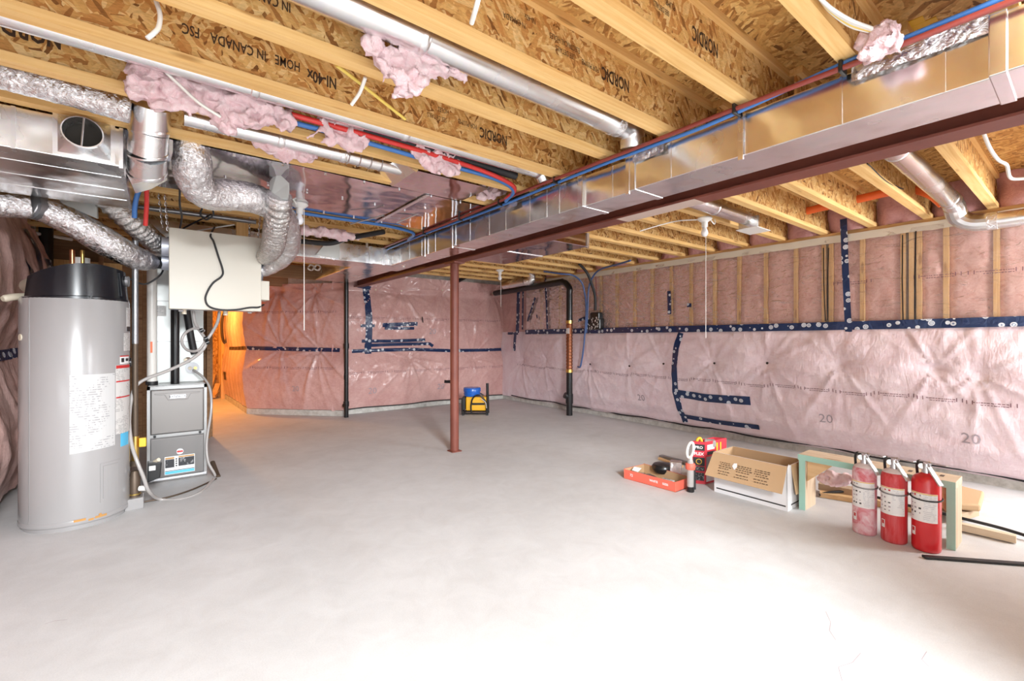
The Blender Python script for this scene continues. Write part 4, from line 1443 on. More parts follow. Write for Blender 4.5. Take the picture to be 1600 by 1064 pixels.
cc = thing('coil_cabinet', 'pale grey coil cabinet sitting on top of the furnace', 'cabinet', (0.14, 5.68, fz + 0.005))
MB().box(-0.075, 0.345, 5.44, 5.84, fz + 0.005, 2.16).build('casing', 'cabinet', cc, bevel=0.004)
MB().box(-0.076, 0.346, 5.434, 5.44, 1.255, 1.265).build('panel_seam', 'trimgrey', cc)
MB().box(-0.076, 0.346, 5.434, 5.44, 1.64, 1.65).build('panel_seam', 'trimgrey', cc)
MB().box(-0.02, 0.05, 5.436, 5.44, 1.50, 1.60).build('sticker', 'label2', cc)
for (x, z, rx, m_) in ((0.255, 1.0, 0.055, 'greypanel'), (0.22, 1.08, 0.028, 'brown')):
    g = MB()
    g.tube([(x, 5.44, z), (x, 5.425, z)], rx, 24)
    go = g.build('grommet', m_, cc, 40)
    MB().tube([(x - 0.02, 5.43, z), (x - 0.02, 5.41, z)], 0.016, 14).build('coupling', 'cream', go, 40)
    if rx > 0.04:
        MB().tube([(x + 0.022, 5.43, z), (x + 0.022, 5.405, z)], 0.014, 14).build('coupling', 'brass', go, 40)

MB().tube([(0.115, 5.30, 0.868), (0.115, 5.30, 2.0)], 0.034, 20).build('vent_pipe', 'abs', None, 40, label='black upright pipe standing in the top of the furnace', cat='pipe')
pv = thing('intake_pipe', 'white plastic upright pipe at the left corner of the furnace', 'pipe', (-0.055, 5.28, 0.868))
MB().tube([(-0.055, 5.28, 0.90), (-0.055, 5.28, 2.1)], 0.037, 22).build('pipe', 'pvc', pv, 40)
MB().tube([(-0.055, 5.28, 0.868), (-0.055, 5.28, 0.90)], 0.045, 22).build('rubber_coupling', 'rubber', pv, 40)
MB().box(-0.066, -0.050, 5.240, 5.2425, 1.16, 1.26).build('orange_label', 'orange', pv)
MB().tube(spline([atd(291, 480, 4.35), atd(294, 500, 4.38), atd(299, 530, 4.40), atd(304, 553, 4.42)], 5), 0.030, 14).build(
    'refrigerant_line', 'rubber', None, 40, label='thick black insulated line leaning against the coil cabinet', cat='pipe')

# condensate hoses
mb = MB()
hs = thing('condensate_hose', 'clear grey drain hose looping from the beige unit to the floor', 'hose', atd(220, 640, 3.6))
MB().tube(spline([atd(302, 486, 3.85), atd(305, 505, 3.83), atd(316, 522, 3.8), atd(323, 531, 3.78)], 6), 0.012, 8).build('hose', 'hose', hs, 60)
MB().tube(spline([atd(343, 487, 3.9), atd(340, 503, 3.86), atd(331, 520, 3.8), atd(323, 531, 3.78)], 6), 0.012, 8).build('hose', 'hose', hs, 60)
MB().tube(spline([atd(319, 517, 3.8), atd(305, 513, 3.8), atd(290, 520, 3.8), atd(284, 534, 3.78), atd(293, 547, 3.76), atd(310, 547, 3.75), atd(323, 531, 3.78)], 7), 0.011, 8).build('hose', 'hose', hs, 60)
MB().tube(spline([atd(323, 531, 3.78), atd(318, 545, 3.75), atd(298, 562, 3.72), atd(260, 580, 3.66), atd(228, 592, 3.6), atd(212, 604, 3.56), atd(205, 625, 3.52), atd(202, 660, 3.47),
                  atd(206, 695, 3.43), atd(214, 720, 3.41), atd(224, 745, 3.42), atd(233, 768, 3.47), atd(250, 780, 3.62), atd(285, 780, 3.66), atd(315, 768, 3.82), atd(334, 748, 4.12)], 8), 0.0125, 8).build('hose', 'hose', hs, 60)
for p_ in (atd(322, 529, 3.77), atd(324, 535, 3.77), atd(315, 516, 3.79)):
    MB().tube([p_ - V((0.012, 0, 0.006)), p_ + V((0.012, 0, 0.006))], 0.017, 10).build('hose_clamp', 'abs', hs, 60)
cable('drain_tube', [atd(302, 578, 4.35), atd(318, 590, 4.32), atd(328, 608, 4.28), atd(330, 640, 4.24), atd(323, 690, 4.2), atd(325, 720, 4.18), atd(334, 738, 4.2), atd(337, 744, 4.22)], 0.011, 'hose',
      'dull drain tube running down the right side of the furnace', 'hose')
MB().tube(spline([atd(332, 722, 4.35), atd(338, 738, 4.27), atd(341, 745, 4.22)], 4), 0.02, 10).build('trap_fitting', 'brown', None, 60,
                                                                                                label='grimy drain fitting on the floor at the furnace right foot', cat='fitting')
cable('floor_tube', [atz(338, 748, 0.012), atz(300, 765, 0.012), atz(262, 777, 0.012), atz(225, 784, 0.012)], 0.007, 'brown', 'thin brown tube along the floor in front of the furnace', 'hose')

# ================================================================== WATER HEATER
HX, HY, HR = -0.468, 4.51, 0.291
wh = thing('water_heater', 'tall grey water heater with black shroud standing at the left edge', 'water heater', (HX, HY, 0))
MB().lathe((HX, HY, 0), [(0.0, 0.0), (0.272, 0.0), (0.272, 0.035), (0.291, 0.036), (0.2915, 0.06), (0.291, 1.555), (0.284, 1.572), (0.0, 1.575)], 64).build('tank', 'heater', wh, 40)
MB().lathe((HX, HY, 0), [(0.292, 0.034), (0.294, 0.040), (0.294, 0.062), (0.292, 0.066)], 64).build('bottom_rim', 'heater', wh, 40)


def arcpatch(a0, a1, z0, z1, out, m, name, parent, z0b=None, z1b=None):
    z0b = z0 if z0b is None else z0b
    z1b = z1 if z1b is None else z1b
    n = max(3, int(abs(a1 - a0) / 4))
    vs, fs = [], []
    for i in range(n + 1):
        t = i / n
        a = radians(a0 + (a1 - a0) * t)
        for z in (z0 + (z0b - z0) * t, z1 + (z1b - z1) * t):
            for r in (HR + 0.0003, HR + out):
                vs.append((HX + r * cos(a), HY + r * sin(a), z))
    for i in range(n):
        k = i * 4
        fs += [(k + 1, k + 5, k + 7, k + 3), (k, k + 1, k + 5, k + 4), (k + 2, k + 3, k + 7, k + 6)]
    fs += [(0, 1, 3, 2), (4 * n, 4 * n + 1, 4 * n + 3, 4 * n + 2)]
    return MB().add(vs, fs).build(name, m, parent)


def ang(px):
    return -84.1 + math.degrees(asin(max(-1, min(1, (px - 115.5) / 88))))


arcpatch(ang(46) - 0.4, ang(46) + 0.4, 0.07, 1.55, 0.003, 'trimgrey', 'jacket_seam', wh)
arcpatch(ang(104), ang(174), 0.515, 1.045, 0.0015, 'label', 'wiring_label', wh, 0.53, 1.045)
arcpatch(ang(175.5), ang(201), 0.60, 1.10, 0.0015, 'label2', 'warning_label', wh)
for z in (1.075, 0.975, 0.86):
    arcpatch(ang(176), ang(200.5), z, z + (0.022 if z > 1.05 else 0.010), 0.0025, 'redlogo', 'red_stripe', wh)
arcpatch(ang(183), ang(199), 1.105, 1.165, 0.0015, 'paper', 'pictogram_label', wh)
arcpatch(ang(183), ang(199), 1.158, 1.166, 0.0025, 'redlogo', 'red_stripe', wh)
arcpatch(ang(185), ang(190), 1.118, 1.148, 0.0025, 'blackprint', 'pictogram', wh)
arcpatch(ang(193), ang(198), 1.125, 1.145, 0.0025, 'blackprint', 'pictogram', wh)
arcpatch(ang(184), ang(198), 0.505, 0.60, 0.002, 'blueprint', 'energy_label', wh)
arcpatch(ang(195), ang(202.5), 1.38, 1.52, 0.0015, 'label2', 'rating_label', wh)
arcpatch(ang(196), ang(202.5), 1.345, 1.38, 0.002, 'blackprint', 'barcode_block', wh)
arcpatch(ang(190), ang(202), 1.20, 1.33, 0.0015, 'label2', 'rating_label', wh)
arcpatch(ang(150), ang(183), 0.15, 0.42, 0.004, 'heater', 'access_panel', wh)
arcpatch(ang(154), ang(178), 0.175, 0.40, 0.009, 'heater', 'access_panel', wh)
for a0_, a1_, z_ in ((132, 140, 0.045), (142, 160, 0.05), (148, 152, 0.062), (110, 128, 0.055)):
    arcpatch(ang(a0_), ang(a1_), z_, z_ + 0.014, 0.005, 'rust', 'rust_patch', wh)
a = radians(ang(33))
MB().cyl((HX + 0.289 * cos(a), HY + 0.289 * sin(a), 1.30), (HX + 0.296 * cos(a), HY + 0.296 * sin(a), 1.30), 0.022, n=14).build('plug', 'cream', wh, 40)
a = radians(ang(202.8))
MB().cyl((HX + 0.285 * cos(a), HY + 0.285 * sin(a), 1.11), (HX + 0.300 * cos(a), HY + 0.300 * sin(a), 1.11), 0.035, n=18).build('side_plug', 'abs', wh, 40)
# black shroud: drum cut off flat on the left, domed slanting top
sh = MB()
acut0, acut1 = -158, 92
outl = [(HX + 0.285 * cos(radians(t)), HY + 0.285 * sin(radians(t))) for t in frange(-150, 80, 6)]
k = len(outl)
top = []
zb, vs, fs = 1.548, [], []
for lvl in range(4):
    for (x, y) in outl:
        t = (x - (HX - 0.25)) / 0.53
        zt = 1.66 + 0.15 * sin(pi * min(1, max(0, 0.10 + 0.58 * t)))
        f_ = (0, 0.12, 0.14, 1)[lvl]
        s_ = (1.01, 1.01, 0.985, 0.93)[lvl]
        vs.append((HX + (x - HX) * s_, HY + (y - HY) * s_, zb + (zt - zb) * f_))
for lvl in range(3):
    for i in range(k):
        i2 = (i + 1) % k
        fs.append((lvl * k + i, lvl * k + i2, (lvl + 1) * k + i2, (lvl + 1) * k + i))
ctop = len(vs)
vs.append((HX + 0.02, HY, 1.83))
for i in range(k):
    fs.append((3 * k + i, 3 * k + (i + 1) % k, ctop))
so = sh.add(vs, fs).build('shroud', 'shroud', wh, 40)
a = radians(ang(188))
MB().beam((HX + 0.287 * cos(a), HY + 0.287 * sin(a), 1.60), (HX + 0.272 * cos(a), HY + 0.272 * sin(a), 1.77), 0.012, 0.008).build('rib', 'shroud', so)
a = radians(ang(201))
MB().cyl((HX + 0.27 * cos(a), HY + 0.27 * sin(a), 1.72), (HX + 0.288 * cos(a), HY + 0.288 * sin(a), 1.72), 0.04, n=18).build('vent_cap', 'greypanel', so, 40)
# cream fittings at the upper left
MB().tube(spline([atd(4, 467, 3.02), atd(22, 464, 3.08), atd(50, 463, 3.2)], 5), [0.018] + [0.024] * 9 + [0.026], 14).build('drain_pan_arm', 'cream', wh, 40)
MB().tube([atd(60, 441, 3.2), atd(46, 447, 3.32)], [0.05, 0.054], 20).build('cream_cap', 'cream', wh, 40)
# copper and vent pipes above the heater
for nm, px, y0, m_, r_, lb in (('copper_pipe', 113, 4.75, 'copper', 0.016, 'copper pipe rising behind the black shroud of the water heater'),
                               ('brass_pipe', 129, 4.72, 'brass', 0.012, 'thin brass pipe rising behind the shroud, right of the copper one')):
    q = aty(px, 400, y0)
    MB().tube([(q.x, y0, 1.70), (q.x, y0, 1.96)], r_, 14).build(nm, m_, None, 40, label=lb, cat='pipe')
q = aty(126, 395, 4.8)
MB().tube([(q.x, 4.8, 1.77), (q.x, 4.8, 1.91)], 0.055, 20).build('vent_stub', 'white', None, 40, label='white round vent stub behind the black shroud', cat='pipe')

# gas line with valve beside the heater
GX, GY = -0.150, 4.60
gp = thing('gas_pipe', 'grey iron pipe dropping down the right side of the water heater', 'pipe', (GX, GY, 0.1))
MB().tube([(GX, GY, 0.53), (GX, GY, 2.12)], 0.019, 14).build('pipe', 'brown', gp, 40)
MB().tube([(GX, GY, 1.25), (GX, GY, 2.05)], 0.021, 14).build('upper_pipe', 'greypanel', gp, 40)
MB().tube([(GX, GY, 0.33), (GX, GY, 0.53)], 0.024, 14).build('valve_body', 'brass', gp, 40)
MB().obox((GX + 0.045, GY - 0.02, 0.48), (0.045, 0.03, 0.07)).build('valve_handle', 'yellow', gp, bevel=0.006)
MB().tube([(GX, GY, 0.30), (GX, GY, 0.34)], 0.030, 12).build('union_nut', 'brown', gp, 40)
dt = thing('drain_valve', 'brown cylindrical valve body low beside the water heater', 'valve', (GX - 0.0, GY - 0.09, 0.05))
MB().lathe((GX, GY - 0.09, 0.08), [(0.0, 0.0), (0.035, 0.0), (0.035, 0.15), (0.030, 0.16), (0.022, 0.20), (0.0, 0.20)], 20).build('body', 'brown', dt, 40)
MB().lathe((GX, GY - 0.09, 0.08), [(0.037, 0.02), (0.039, 0.022), (0.039, 0.03), (0.037, 0.032)], 20).build('ring', 'brass', dt, 40)
MB().tube([(GX + 0.03, GY - 0.13, 0.15), (GX + 0.07, GY - 0.15, 0.15)], 0.020, 12).build('outlet', 'white', dt, 40)
MB().tube([(GX - 0.03, GY - 0.12, 0.24), (GX - 0.08, GY - 0.18, 0.245)], 0.004, 6).build('stem', 'steel', dt, 40)
MB().lathe((GX - 0.085, GY - 0.185, 0.245), [(0.0, 0.0), (0.018, 0.002), (0.018, 0.012), (0.0, 0.014)], 14, (-0.7, -0.7, 0)).build('knob', 'abs', dt, 40)
MB().prism([(GX - 0.055, GY - 0.17, 0.0), (GX + 0.055, GY - 0.15, 0.0), (GX + 0.055, GY - 0.02, 0.0), (GX - 0.055, GY - 0.02, 0.0)], (0, 0, 0.085)).build('bracket', 'heater', dt, bevel=0.006)
rg = thing('condensate_pump', 'small black box with a white tag beside the furnace left edge', 'pump', (GX + 0.115, GY - 0.02, 0.15))
MB().prism([(GX + 0.075, GY - 0.05, 0.16), (GX + 0.155, GY - 0.05, 0.19), (GX + 0.165, GY - 0.05, 0.31), (GX + 0.075, GY - 0.05, 0.32)], (0, 0.07, 0)).build('case', 'abs', rg, bevel=0.006)
MB().box(GX + 0.085, GX + 0.125, GY - 0.053, GY - 0.05, 0.255, 0.290).build('tag', 'paper', rg)
MB().tube([(GX + 0.12, GY - 0.02, 0.315), (GX + 0.145, GY - 0.06, 0.335)], 0.014, 10).build('nozzle', 'cream', rg, 40)

# ================================================================== LEFT BACKGROUND PIPES
MB().tube([aty(72, 440, 6.6), aty(72, 330, 6.6)], 0.055, 16).build('drain_stack', 'abs', None, 40, label='black upright pipe behind the water heater, left of the boards', cat='pipe')
MB().tube([atd(-30, 353, 4.5), atd(100, 375, 5.2)], 0.05, 16).build('drain_pipe', 'abs', None, 40, label='black pipe under the silver duct at the far left', cat='pipe')
MB().tube([atd(5, 356, 4.3), atd(112, 374, 4.9)], 0.018, 12).build('white_pipe', 'pvc', None, 40, label='slim white pipe under the long silver duct', cat='pipe')
cable('blue_pipe', [atd(248, 276, 2.98), atd(230, 281, 2.98), atd(217, 298, 3.0), atd(211, 320, 3.02), atd(210, 340, 3.05)], 0.015, 'pexblue', 'blue bent water pipe beside the red one at the trunk end', 'pipe')
cable('red_pipe', [atd(231, 272, 2.9), atd(229, 290, 2.95), atd(229, 320, 3.05), atd(227, 352, 3.1)], 0.014, 'pexred', 'red water pipe hanging right of the blue bend', 'pipe')
MB().tube([atd(215, 323, 3.66), atd(400, 347, 4.15)], 0.020, 12).build('iron_pipe', 'greypanel', None, 40, label='grey iron pipe crossing behind the chains of the beige unit', cat='pipe')
MB().box(0.585, 0.685, 5.086, 5.126, 2.0, 2.42).build('wood_block', 'stud', None, label='upright wood block behind the beige unit top right', cat='block')
for i, pts in enumerate(([atd(281, 295, 3.2), atd(281, 320, 3.35), atd(284, 340, 3.55), atd(280, 362, 3.95)],
                         [atd(255, 376, 3.95), atd(290, 355, 4.0), atd(330, 335, 3.9)],
                         [atd(296, 363, 4.0), atd(335, 356, 4.05), atd(366, 351, 4.15)],
                         [atd(316, 325, 3.65), atd(313, 335, 3.68), atd(322, 343, 3.7), atd(333, 336, 3.7), atd(331, 326, 3.68), atd(320, 322, 3.66)])):
    cable('loose_cable', pts, 0.007, 'rubber' if i != 2 else 'wirew',
          ('thick dark cable dropping behind the beige unit', 'dark cable slanting up behind the left chains', 'white cable running along behind the beige unit top',
           'coiled dark cable below the fat silver duct')[i])
cable('vent_wire', [atd(195, 432, 3.6), atd(225, 444, 3.7), atd(248, 432, 3.75), atd(256, 420, 3.8)], 0.007, 'rubber', 'black wire sagging left of the beige unit')

# ================================================================== STORE ROOM
q = atd(350, 512, 9.25)
coil = MB()
for k in range(9):
    r1 = 0.05 + 0.006 * (k % 4)
    coil.tube([q + V((r1 * cos(a) * 0.8 + 0.012 * (k % 3), 0.02 * (k % 5) - 0.04, 0.33 * sin(a) * (1 - 0.02 * k))) for a in [2 * pi * i / 20 for i in range(21)]], 0.008, 5, False)
coil.build('cable_coil', 'brown', None, 60, label='hank of dark cable hanging on the store room wall', cat='cable')
for i, (a_, b_, lb) in enumerate((((325, 618), (334, 585), 'longest lumber offcut leaning in the warm lit store room'),
                                  ((334, 622), (341, 600), 'short lumber offcut leaning in the store room'),
                                  ((332, 625), (339, 612), 'shortest lumber offcut at the foot of the store room pile'))):
    p0, p1 = atz(a_[0], 618 + 1.0 * i, 0.05), None
    p1 = atd(b_[0], b_[1], sight(0, 0).length * 0 + (p0 - EYE).dot(V((SA, CA, 0))) + 0.25)
    MB().beam(p0, p1, 0.10, 0.05).build('lumber_offcut', 'stud', None, label=lb, cat='lumber')
MB().box(1.02, 1.09, 11.3, 11.37, 0, ZJ).build('wood_stud', 'stud', None, label='bare upright stud in the warm lit store room', cat='lumber')

# ================================================================== BLACK DRAIN PIPES
dp = thing('drain_pipe', 'black drain pipe with copper coloured section standing at the right wall', 'pipe', (5.42, 5.45, 0))
DXp, DYp = 5.40, 5.40
MB().tube([(DXp, DYp, 0), (DXp, DYp, 0.72)], 0.052, 22).build('lower_pipe', 'abs', dp, 40)
MB().tube([(DXp, DYp, 0.20), (DXp, DYp, 0.36)], 0.062, 22).build('tee', 'abs', dp, 40)
MB().tube([(DXp, DYp, 0.30), (DXp - 0.08, DYp + 0.03, 0.34)], 0.050, 20).build('cleanout', 'abs', dp, 40)
P = []
rs = []
for i in range(61):
    P.append((DXp, DYp, 0.74 + 0.80 * i / 60))
    rs.append(0.050 + (0.006 if i % 4 < 2 else 0))
MB().tube(P, rs, 22).build('corrugated_section', 'coppertube', dp, 30)
for z in (0.74, 1.555):
    MB().tube([(DXp, DYp, z - 0.025), (DXp, DYp, z + 0.025)], 0.060, 20).build('coupling', 'brass', dp, 40)
MB().box(DXp - 0.062, DXp - 0.05, DYp - 0.05, DYp + 0.01, 1.36, 1.45).build('sticker', 'paper', dp)
MB().tube(spline([(DXp, DYp, 1.57), (DXp, DYp, 1.80), (DXp, DYp, 2.02), (DXp, DYp + 0.0, 2.12), (DXp, DYp + 0.09, 2.21), (DXp, DYp + 0.2, 2.24)], 5), 0.052, 20).build('upper_pipe', 'abs', dp, 40)
MB().tube([(DXp, DYp + 0.16, 2.24), (DXp + 0.02, 7.55, 2.20)], 0.055, 20).build('horizontal_run', 'abs', dp, 40)
lp = thing('drain_stack', 'slim black pipe standing where the back wall meets the angled wall', 'pipe', (2.36, 7.40, 0))
q = atz(541, 652, 0)
MB().tube([(q.x, q.y, 0), (q.x, q.y, 2.19)], 0.036, 18).build('pipe', 'abs', lp, 40)
for z in (0.22, 1.16):
    MB().tube([(q.x, q.y, z - 0.04), (q.x, q.y, z + 0.04)], 0.045, 18).build('coupling', 'abs', lp, 40)
MB().tube([(q.x, q.y, 0.2), (q.x - 0.05, q.y - 0.03, 0.2)], 0.03, 12).build('cleanout', 'abs', lp, 40)
MB().tube([aty(694, 596, 7.62), aty(712, 596.5, 7.64)], 0.030, 14).build('pipe_stub', 'abs', None, 40, label='short black pipe stub poking from the back wall left of the post', cat='pipe')
s1 = [aty(716, 439, 7.45), aty(730, 432, 7.45), aty(731, 426, 7.45)]
MB().tube(s1, 0.035, 14).build('pipe_stub', 'abs', None, 40, label='black pipe stub with elbow under the joists right of the post', cat='pipe')

# rubber faced manifold wrapped with tape
q = atx(931, 500, 5.52)
mf = thing('taped_box', 'lumpy box wrapped in black tape on the right wall by the drain pipe', 'box', (5.55, q.y, 1.42))
y0, z0 = atx(919, 512, 5.52).y, 1.41
y1 = atx(940, 512, 5.52).y
MB().box(5.47, 5.585, y1, y0, 1.42, 1.60).build('lower_wrap', 'abs', mf, bevel=0.02)
MB().box(5.47, 5.585, y1 + 0.02, y0 - 0.08, 1.58, 1.70).build('upper_wrap', 'abs', mf, bevel=0.02)
rnd = random.Random(9)
for k in range(26):
    yy_, zz_ = rnd.uniform(y1 + 0.02, y0 - 0.03), rnd.uniform(1.43, 1.62)
    MB().obox((5.468, yy_, zz_), (0.002, rnd.uniform(0.008, 0.02), rnd.uniform(0.012, 0.04)), Matrix.Rotation(rnd.uniform(-.6, .6), 3, 'X')).build('tape_print', 'paper', mf)
cable('service_cable', [atx(905, 412, 5.2), atx(917, 426, 5.35), atx(925, 445, 5.45), atx(930, 465, 5.50), atx(930, 485, 5.52)], 0.022, 'rubber', 'thick black service cable dropping into the taped box', n=10)
cable('thin_red_wire', [atx(931, 432, 5.5), atx(932, 460, 5.52), atx(931, 485, 5.53)], 0.008, 'pexrust', 'thin dark red wire beside the thick service cable')
cable('blue_pipe', [atx(850, 424, 5.0), atx(878, 428, 5.1), atx(895, 430, 5.25), atx(908, 440, 5.35), atx(913, 455, 5.42), atx(916, 480, 5.44), atx(914, 520, 5.44), atx(911, 550, 5.42), atx(907, 572, 5.42), atx(903, 573, 5.46)], 0.014, 'darkblue',
      'slate blue pipe looping from the left joists down the right wall', 'pipe')
cable('blue_pipe', [atx(985, 407, 5.0), atx(965, 413, 5.1), atx(940, 420, 5.3), atx(928, 430, 5.4), atx(920, 450, 5.44), atx(918, 490, 5.45), atx(916, 520, 5.46)], 0.014, 'darkblue',
      'slate blue pipe coming from the right joists to the taped box', 'pipe')

# ================================================================== PIPES AND CABLES ALONG THE DUCT
def along(name, label, x, z, r, m, y0=-0.6, y1=6.3, wob=0.006, sd=0, kick=0):
    pts = [(x + wob * sin(y * 2.1 + sd) + (0.02 * (y - 4) if (kick and y > 4) else 0), y, z + wob * 0.7 * sin(y * 3.0 + sd * 2)) for y in frange(y0, y1, 0.3)]
    cable(name, pts, r, m, label, 'pipe', 8, 3)


rp_ = []
for y in frange(-0.6, 6.3, 0.3):
    k_ = max(0.0, min(1.0, (1.15 - y) / 0.5))
    rp_.append((2.125 - 0.006 * k_ + 0.005 * sin(y * 2.1), y, 2.372 - 0.016 * k_ + 0.004 * sin(y * 3)))
cable('red_pipe', rp_, 0.0115, 'pexrust', 'long dark red pipe strapped along the top of the main duct', 'pipe', 8, 3)
bp_ = []
for y in frange(-0.6, 6.3, 0.3):
    k_ = max(0.0, min(1.0, (1.15 - y) / 0.5))
    bp_.append((2.152 - 0.024 * k_ + 0.005 * sin(y * 2.1 + 1), y, 2.355 + 0.028 * k_ + 0.004 * sin(y * 3 + 2)))
cable('blue_pipe', bp_, 0.0105, 'pexblue', 'long blue pipe strapped beside the dark red one along the duct', 'pipe', 8, 3)
along('black_cable', 'black cable bundled behind the pipes along the main duct', 2.172, 2.378, 0.012, 'rubber', 2.6, 6.3, sd=2)
for k, y in enumerate((0.62, 1.04, 2.26, 2.90, 3.5, 4.2)):
    MB().box(2.108, 2.172, y - 0.007, y + 0.007, 2.342, 2.390).build('pipe_strap', 'abs', None, bevel=0.004, label=('first', 'second', 'third', 'fourth', 'fifth', 'sixth')[k] + ' black strap from the right edge along the red and blue pipes',
                                                                   cat='strap', group='straps along the pipes')
cable('blue_pipe', [(0.7, 4.20, 2.37), (1.2, 4.20, 2.37), (1.7, 4.20, 2.375), (2.05, 4.3, 2.37), (2.14, 4.6, 2.36)], 0.016, 'pexblue', 'blue pipe along the far edge of the shiny pan', 'pipe')
yk = b2 + 0.10
cable('red_pipe', [(0.52, yk, 2.43), (0.75, yk, 2.43), (1.0, yk, 2.43), (1.5, yk, 2.42), (1.85, yk + .02, 2.40), (2.05, yk + .1, 2.385), (2.12, yk + .3, 2.372)], 0.015, 'pexred', 'bright red pipe between the joists behind the pink fluff', 'pipe')
cable('blue_pipe', [(0.52, yk + 0.04, 2.41), (0.8, yk + 0.04, 2.41), (1.3, yk + 0.04, 2.40), (1.8, yk + 0.05, 2.40), (2.05, yk + .12, 2.38), (2.13, yk + .32, 2.36)], 0.014, 'pexblue', 'bright blue pipe between the joists under the bright red one', 'pipe')
cable('black_pipe', [(0.9, yk + 0.02, 2.46), (1.5, yk + 0.02, 2.455), (2.0, yk + 0.03, 2.45)], 0.03, 'rubber', 'black pipe between the joists above the bright red pipe', 'pipe', 10)
cable('black_pipe', [atd(425, 374, 4.5), atd(470, 377, 4.55), atd(515, 380, 4.6), atd(545, 372, 4.6), atd(600, 362, 4.5)], 0.026, 'rubber', 'black pipe sagging over the branch duct at the back', 'pipe', 10)
# romex and ties
yb1 = YL[4] + 0.2
cable('white_tie', [aty(571, 121, 1.89), aty(562, 145, 1.95), aty(549, 164, 2.0)], 0.008, 'wirew', 'white cable end hanging from a joist left of the yellow cable')
cable('white_tie', [aty(748, -4, 1.10), aty(743, 15, 1.13), aty(737, 36, 1.18)], 0.008, 'wirew', 'white cable stub at the top centre between joists')
cable('white_cable', [aty(244, 2, 1.95), aty(250, 22, 1.93), aty(248, 42, 1.92), aty(240, 52, 1.91), aty(230, 60, 1.91)], 0.0075, 'wirew', 'kinked white cable end hanging at the top left')
cable('yellow_cable', [aty(398, 2, 1.98), aty(420, 18, 2.0), aty(446, 36, 2.05)], 0.009, 'wirey', 'yellow cable at the top left of the fat round pipe')
cable('yellow_cable', [aty(526, 102, 1.92), aty(560, 128, 2.0), aty(600, 160, 2.1), aty(633, 186, 2.18)], 0.008, 'wirey', 'yellow cable slanting between two joists near the centre')
cable('orange_cable', [aty(420, 203, 2.86), aty(428, 222, 2.88), aty(450, 237, 2.90)], 0.010, 'wireo', 'orange cable inside the pink fluff above the boot')
cable('white_cable', [aty(250, 104, 2.45), aty(275, 128, 2.45), aty(310, 160, 2.45), aty(345, 183, 2.46)], 0.007, 'wirew', 'white cable lying on the long strip of pink fluff')
for i in range(4):
    o_ = 0.016 * i
    cable('white_cable', [atd(1278, -6, 1.46 + o_), atd(1300, 14 + 2 * i, 1.50 + o_), atd(1330, 32 + 3 * i, 1.55 + o_), atd(1362, 44 + 2 * i, 1.62 + o_)], 0.006, 'wirew' if i != 2 else 'wirey',
          ('uppermost', 'second', 'yellow third', 'lowest')[i] + ' cable of the bundle by the pink tuft at the top right', group='cables at the top right')
cable('white_cable', [atd(1537, 208, 2.6), atd(1547, 232, 2.7), atd(1560, 250, 2.8), atd(1573, 258, 2.85), atd(1579, 278, 2.95), atd(1600, 279, 2.95)], 0.010, 'wirew', 'white cable snaking down a joist at the right edge')
cable('black_cable', [aty(1347, 258, 0.938), aty(1375, 278, 0.938), aty(1400, 291, 0.94), aty(1412, 296, 0.96)], 0.006, 'rubber', 'black cable running from the beam to the orange conduit')
cable('black_cable', [aty(1355, 256, 0.93), aty(1382, 282, 0.93), aty(1404, 296, 0.935)], 0.006, 'rubber', 'second black cable running beside its twin to the orange conduit')
cable('floor_joist_wire', [atd(1000, 361, 4.3), atd(1030, 352, 4.3), atd(1060, 345, 4.3), atd(1095, 343, 4.35)], 0.006, 'wirew', 'thin white cable feeding the pull chain lamp right of the beam')
for i, (x0_, y0_, x1_, y1_) in enumerate(((620, 348, 690, 318), (548, 350, 600, 336))):
    cable('guy_wire', [atd(x0_, y0_, 4.1), atd((x0_ + x1_) / 2, (y0_ + y1_) / 2, 4.0), atd(x1_, y1_, 3.9)][::-1], 0.006, 'steel',
          ('bright wire crossing under the shiny pan near the duct', 'thin wire under the far edge of the shiny pan')[i])
cable('lamp_cable', [atd(485, 263, 3.2), atd(470, 278, 3.35), atd(452, 296, 3.5), atd(462, 318, 3.62)], 0.008, 'wirew', 'white cable running to the left pull chain lamp')

# orange conduit through the right joists
co_ = spline([atx(1243, 334, 5.12), atx(1280, 325, 5.12), atx(1310, 318, 5.12), atx(1350, 309, 5.12), atx(1400, 298, 5.12), atx(1428, 296, 5.12), atx(1455, 304, 5.12), atx(1474, 319, 5.14)], 8)
P = resample(co_, 0.008)
MB().tube(P, [0.036 + (0.002 if i % 2 else 0) for i in range(len(P))], 16).build('orange_conduit', 'orange', None, 60, label='bright orange conduit threaded through the right joists', cat='conduit')

# ================================================================== PULL CHAIN LAMPS
def lamp(p, zc, label, tilt=0):
    p = V((p.x, p.y, zc))
    t = thing('pull_lamp', label, 'lamp', p - V((0, 0, 0.2)), 'pull chain lampholders')
    MB().lathe(p, [(0.0, 0.0), (0.062, 0.0), (0.066, -0.012), (0.045, -0.03), (0.028, -0.04), (0.026, -0.085), (0.0, -0.085)], 24).build('lampholder', 'white', t, 40)
    MB().lathe(p, [(0.0, -0.085), (0.018, -0.086), (0.020, -0.10), (0.030, -0.125), (0.031, -0.145), (0.020, -0.167), (0.0, -0.172)], 20).build('bulb', 'bulb', t, 60)
    return t, p


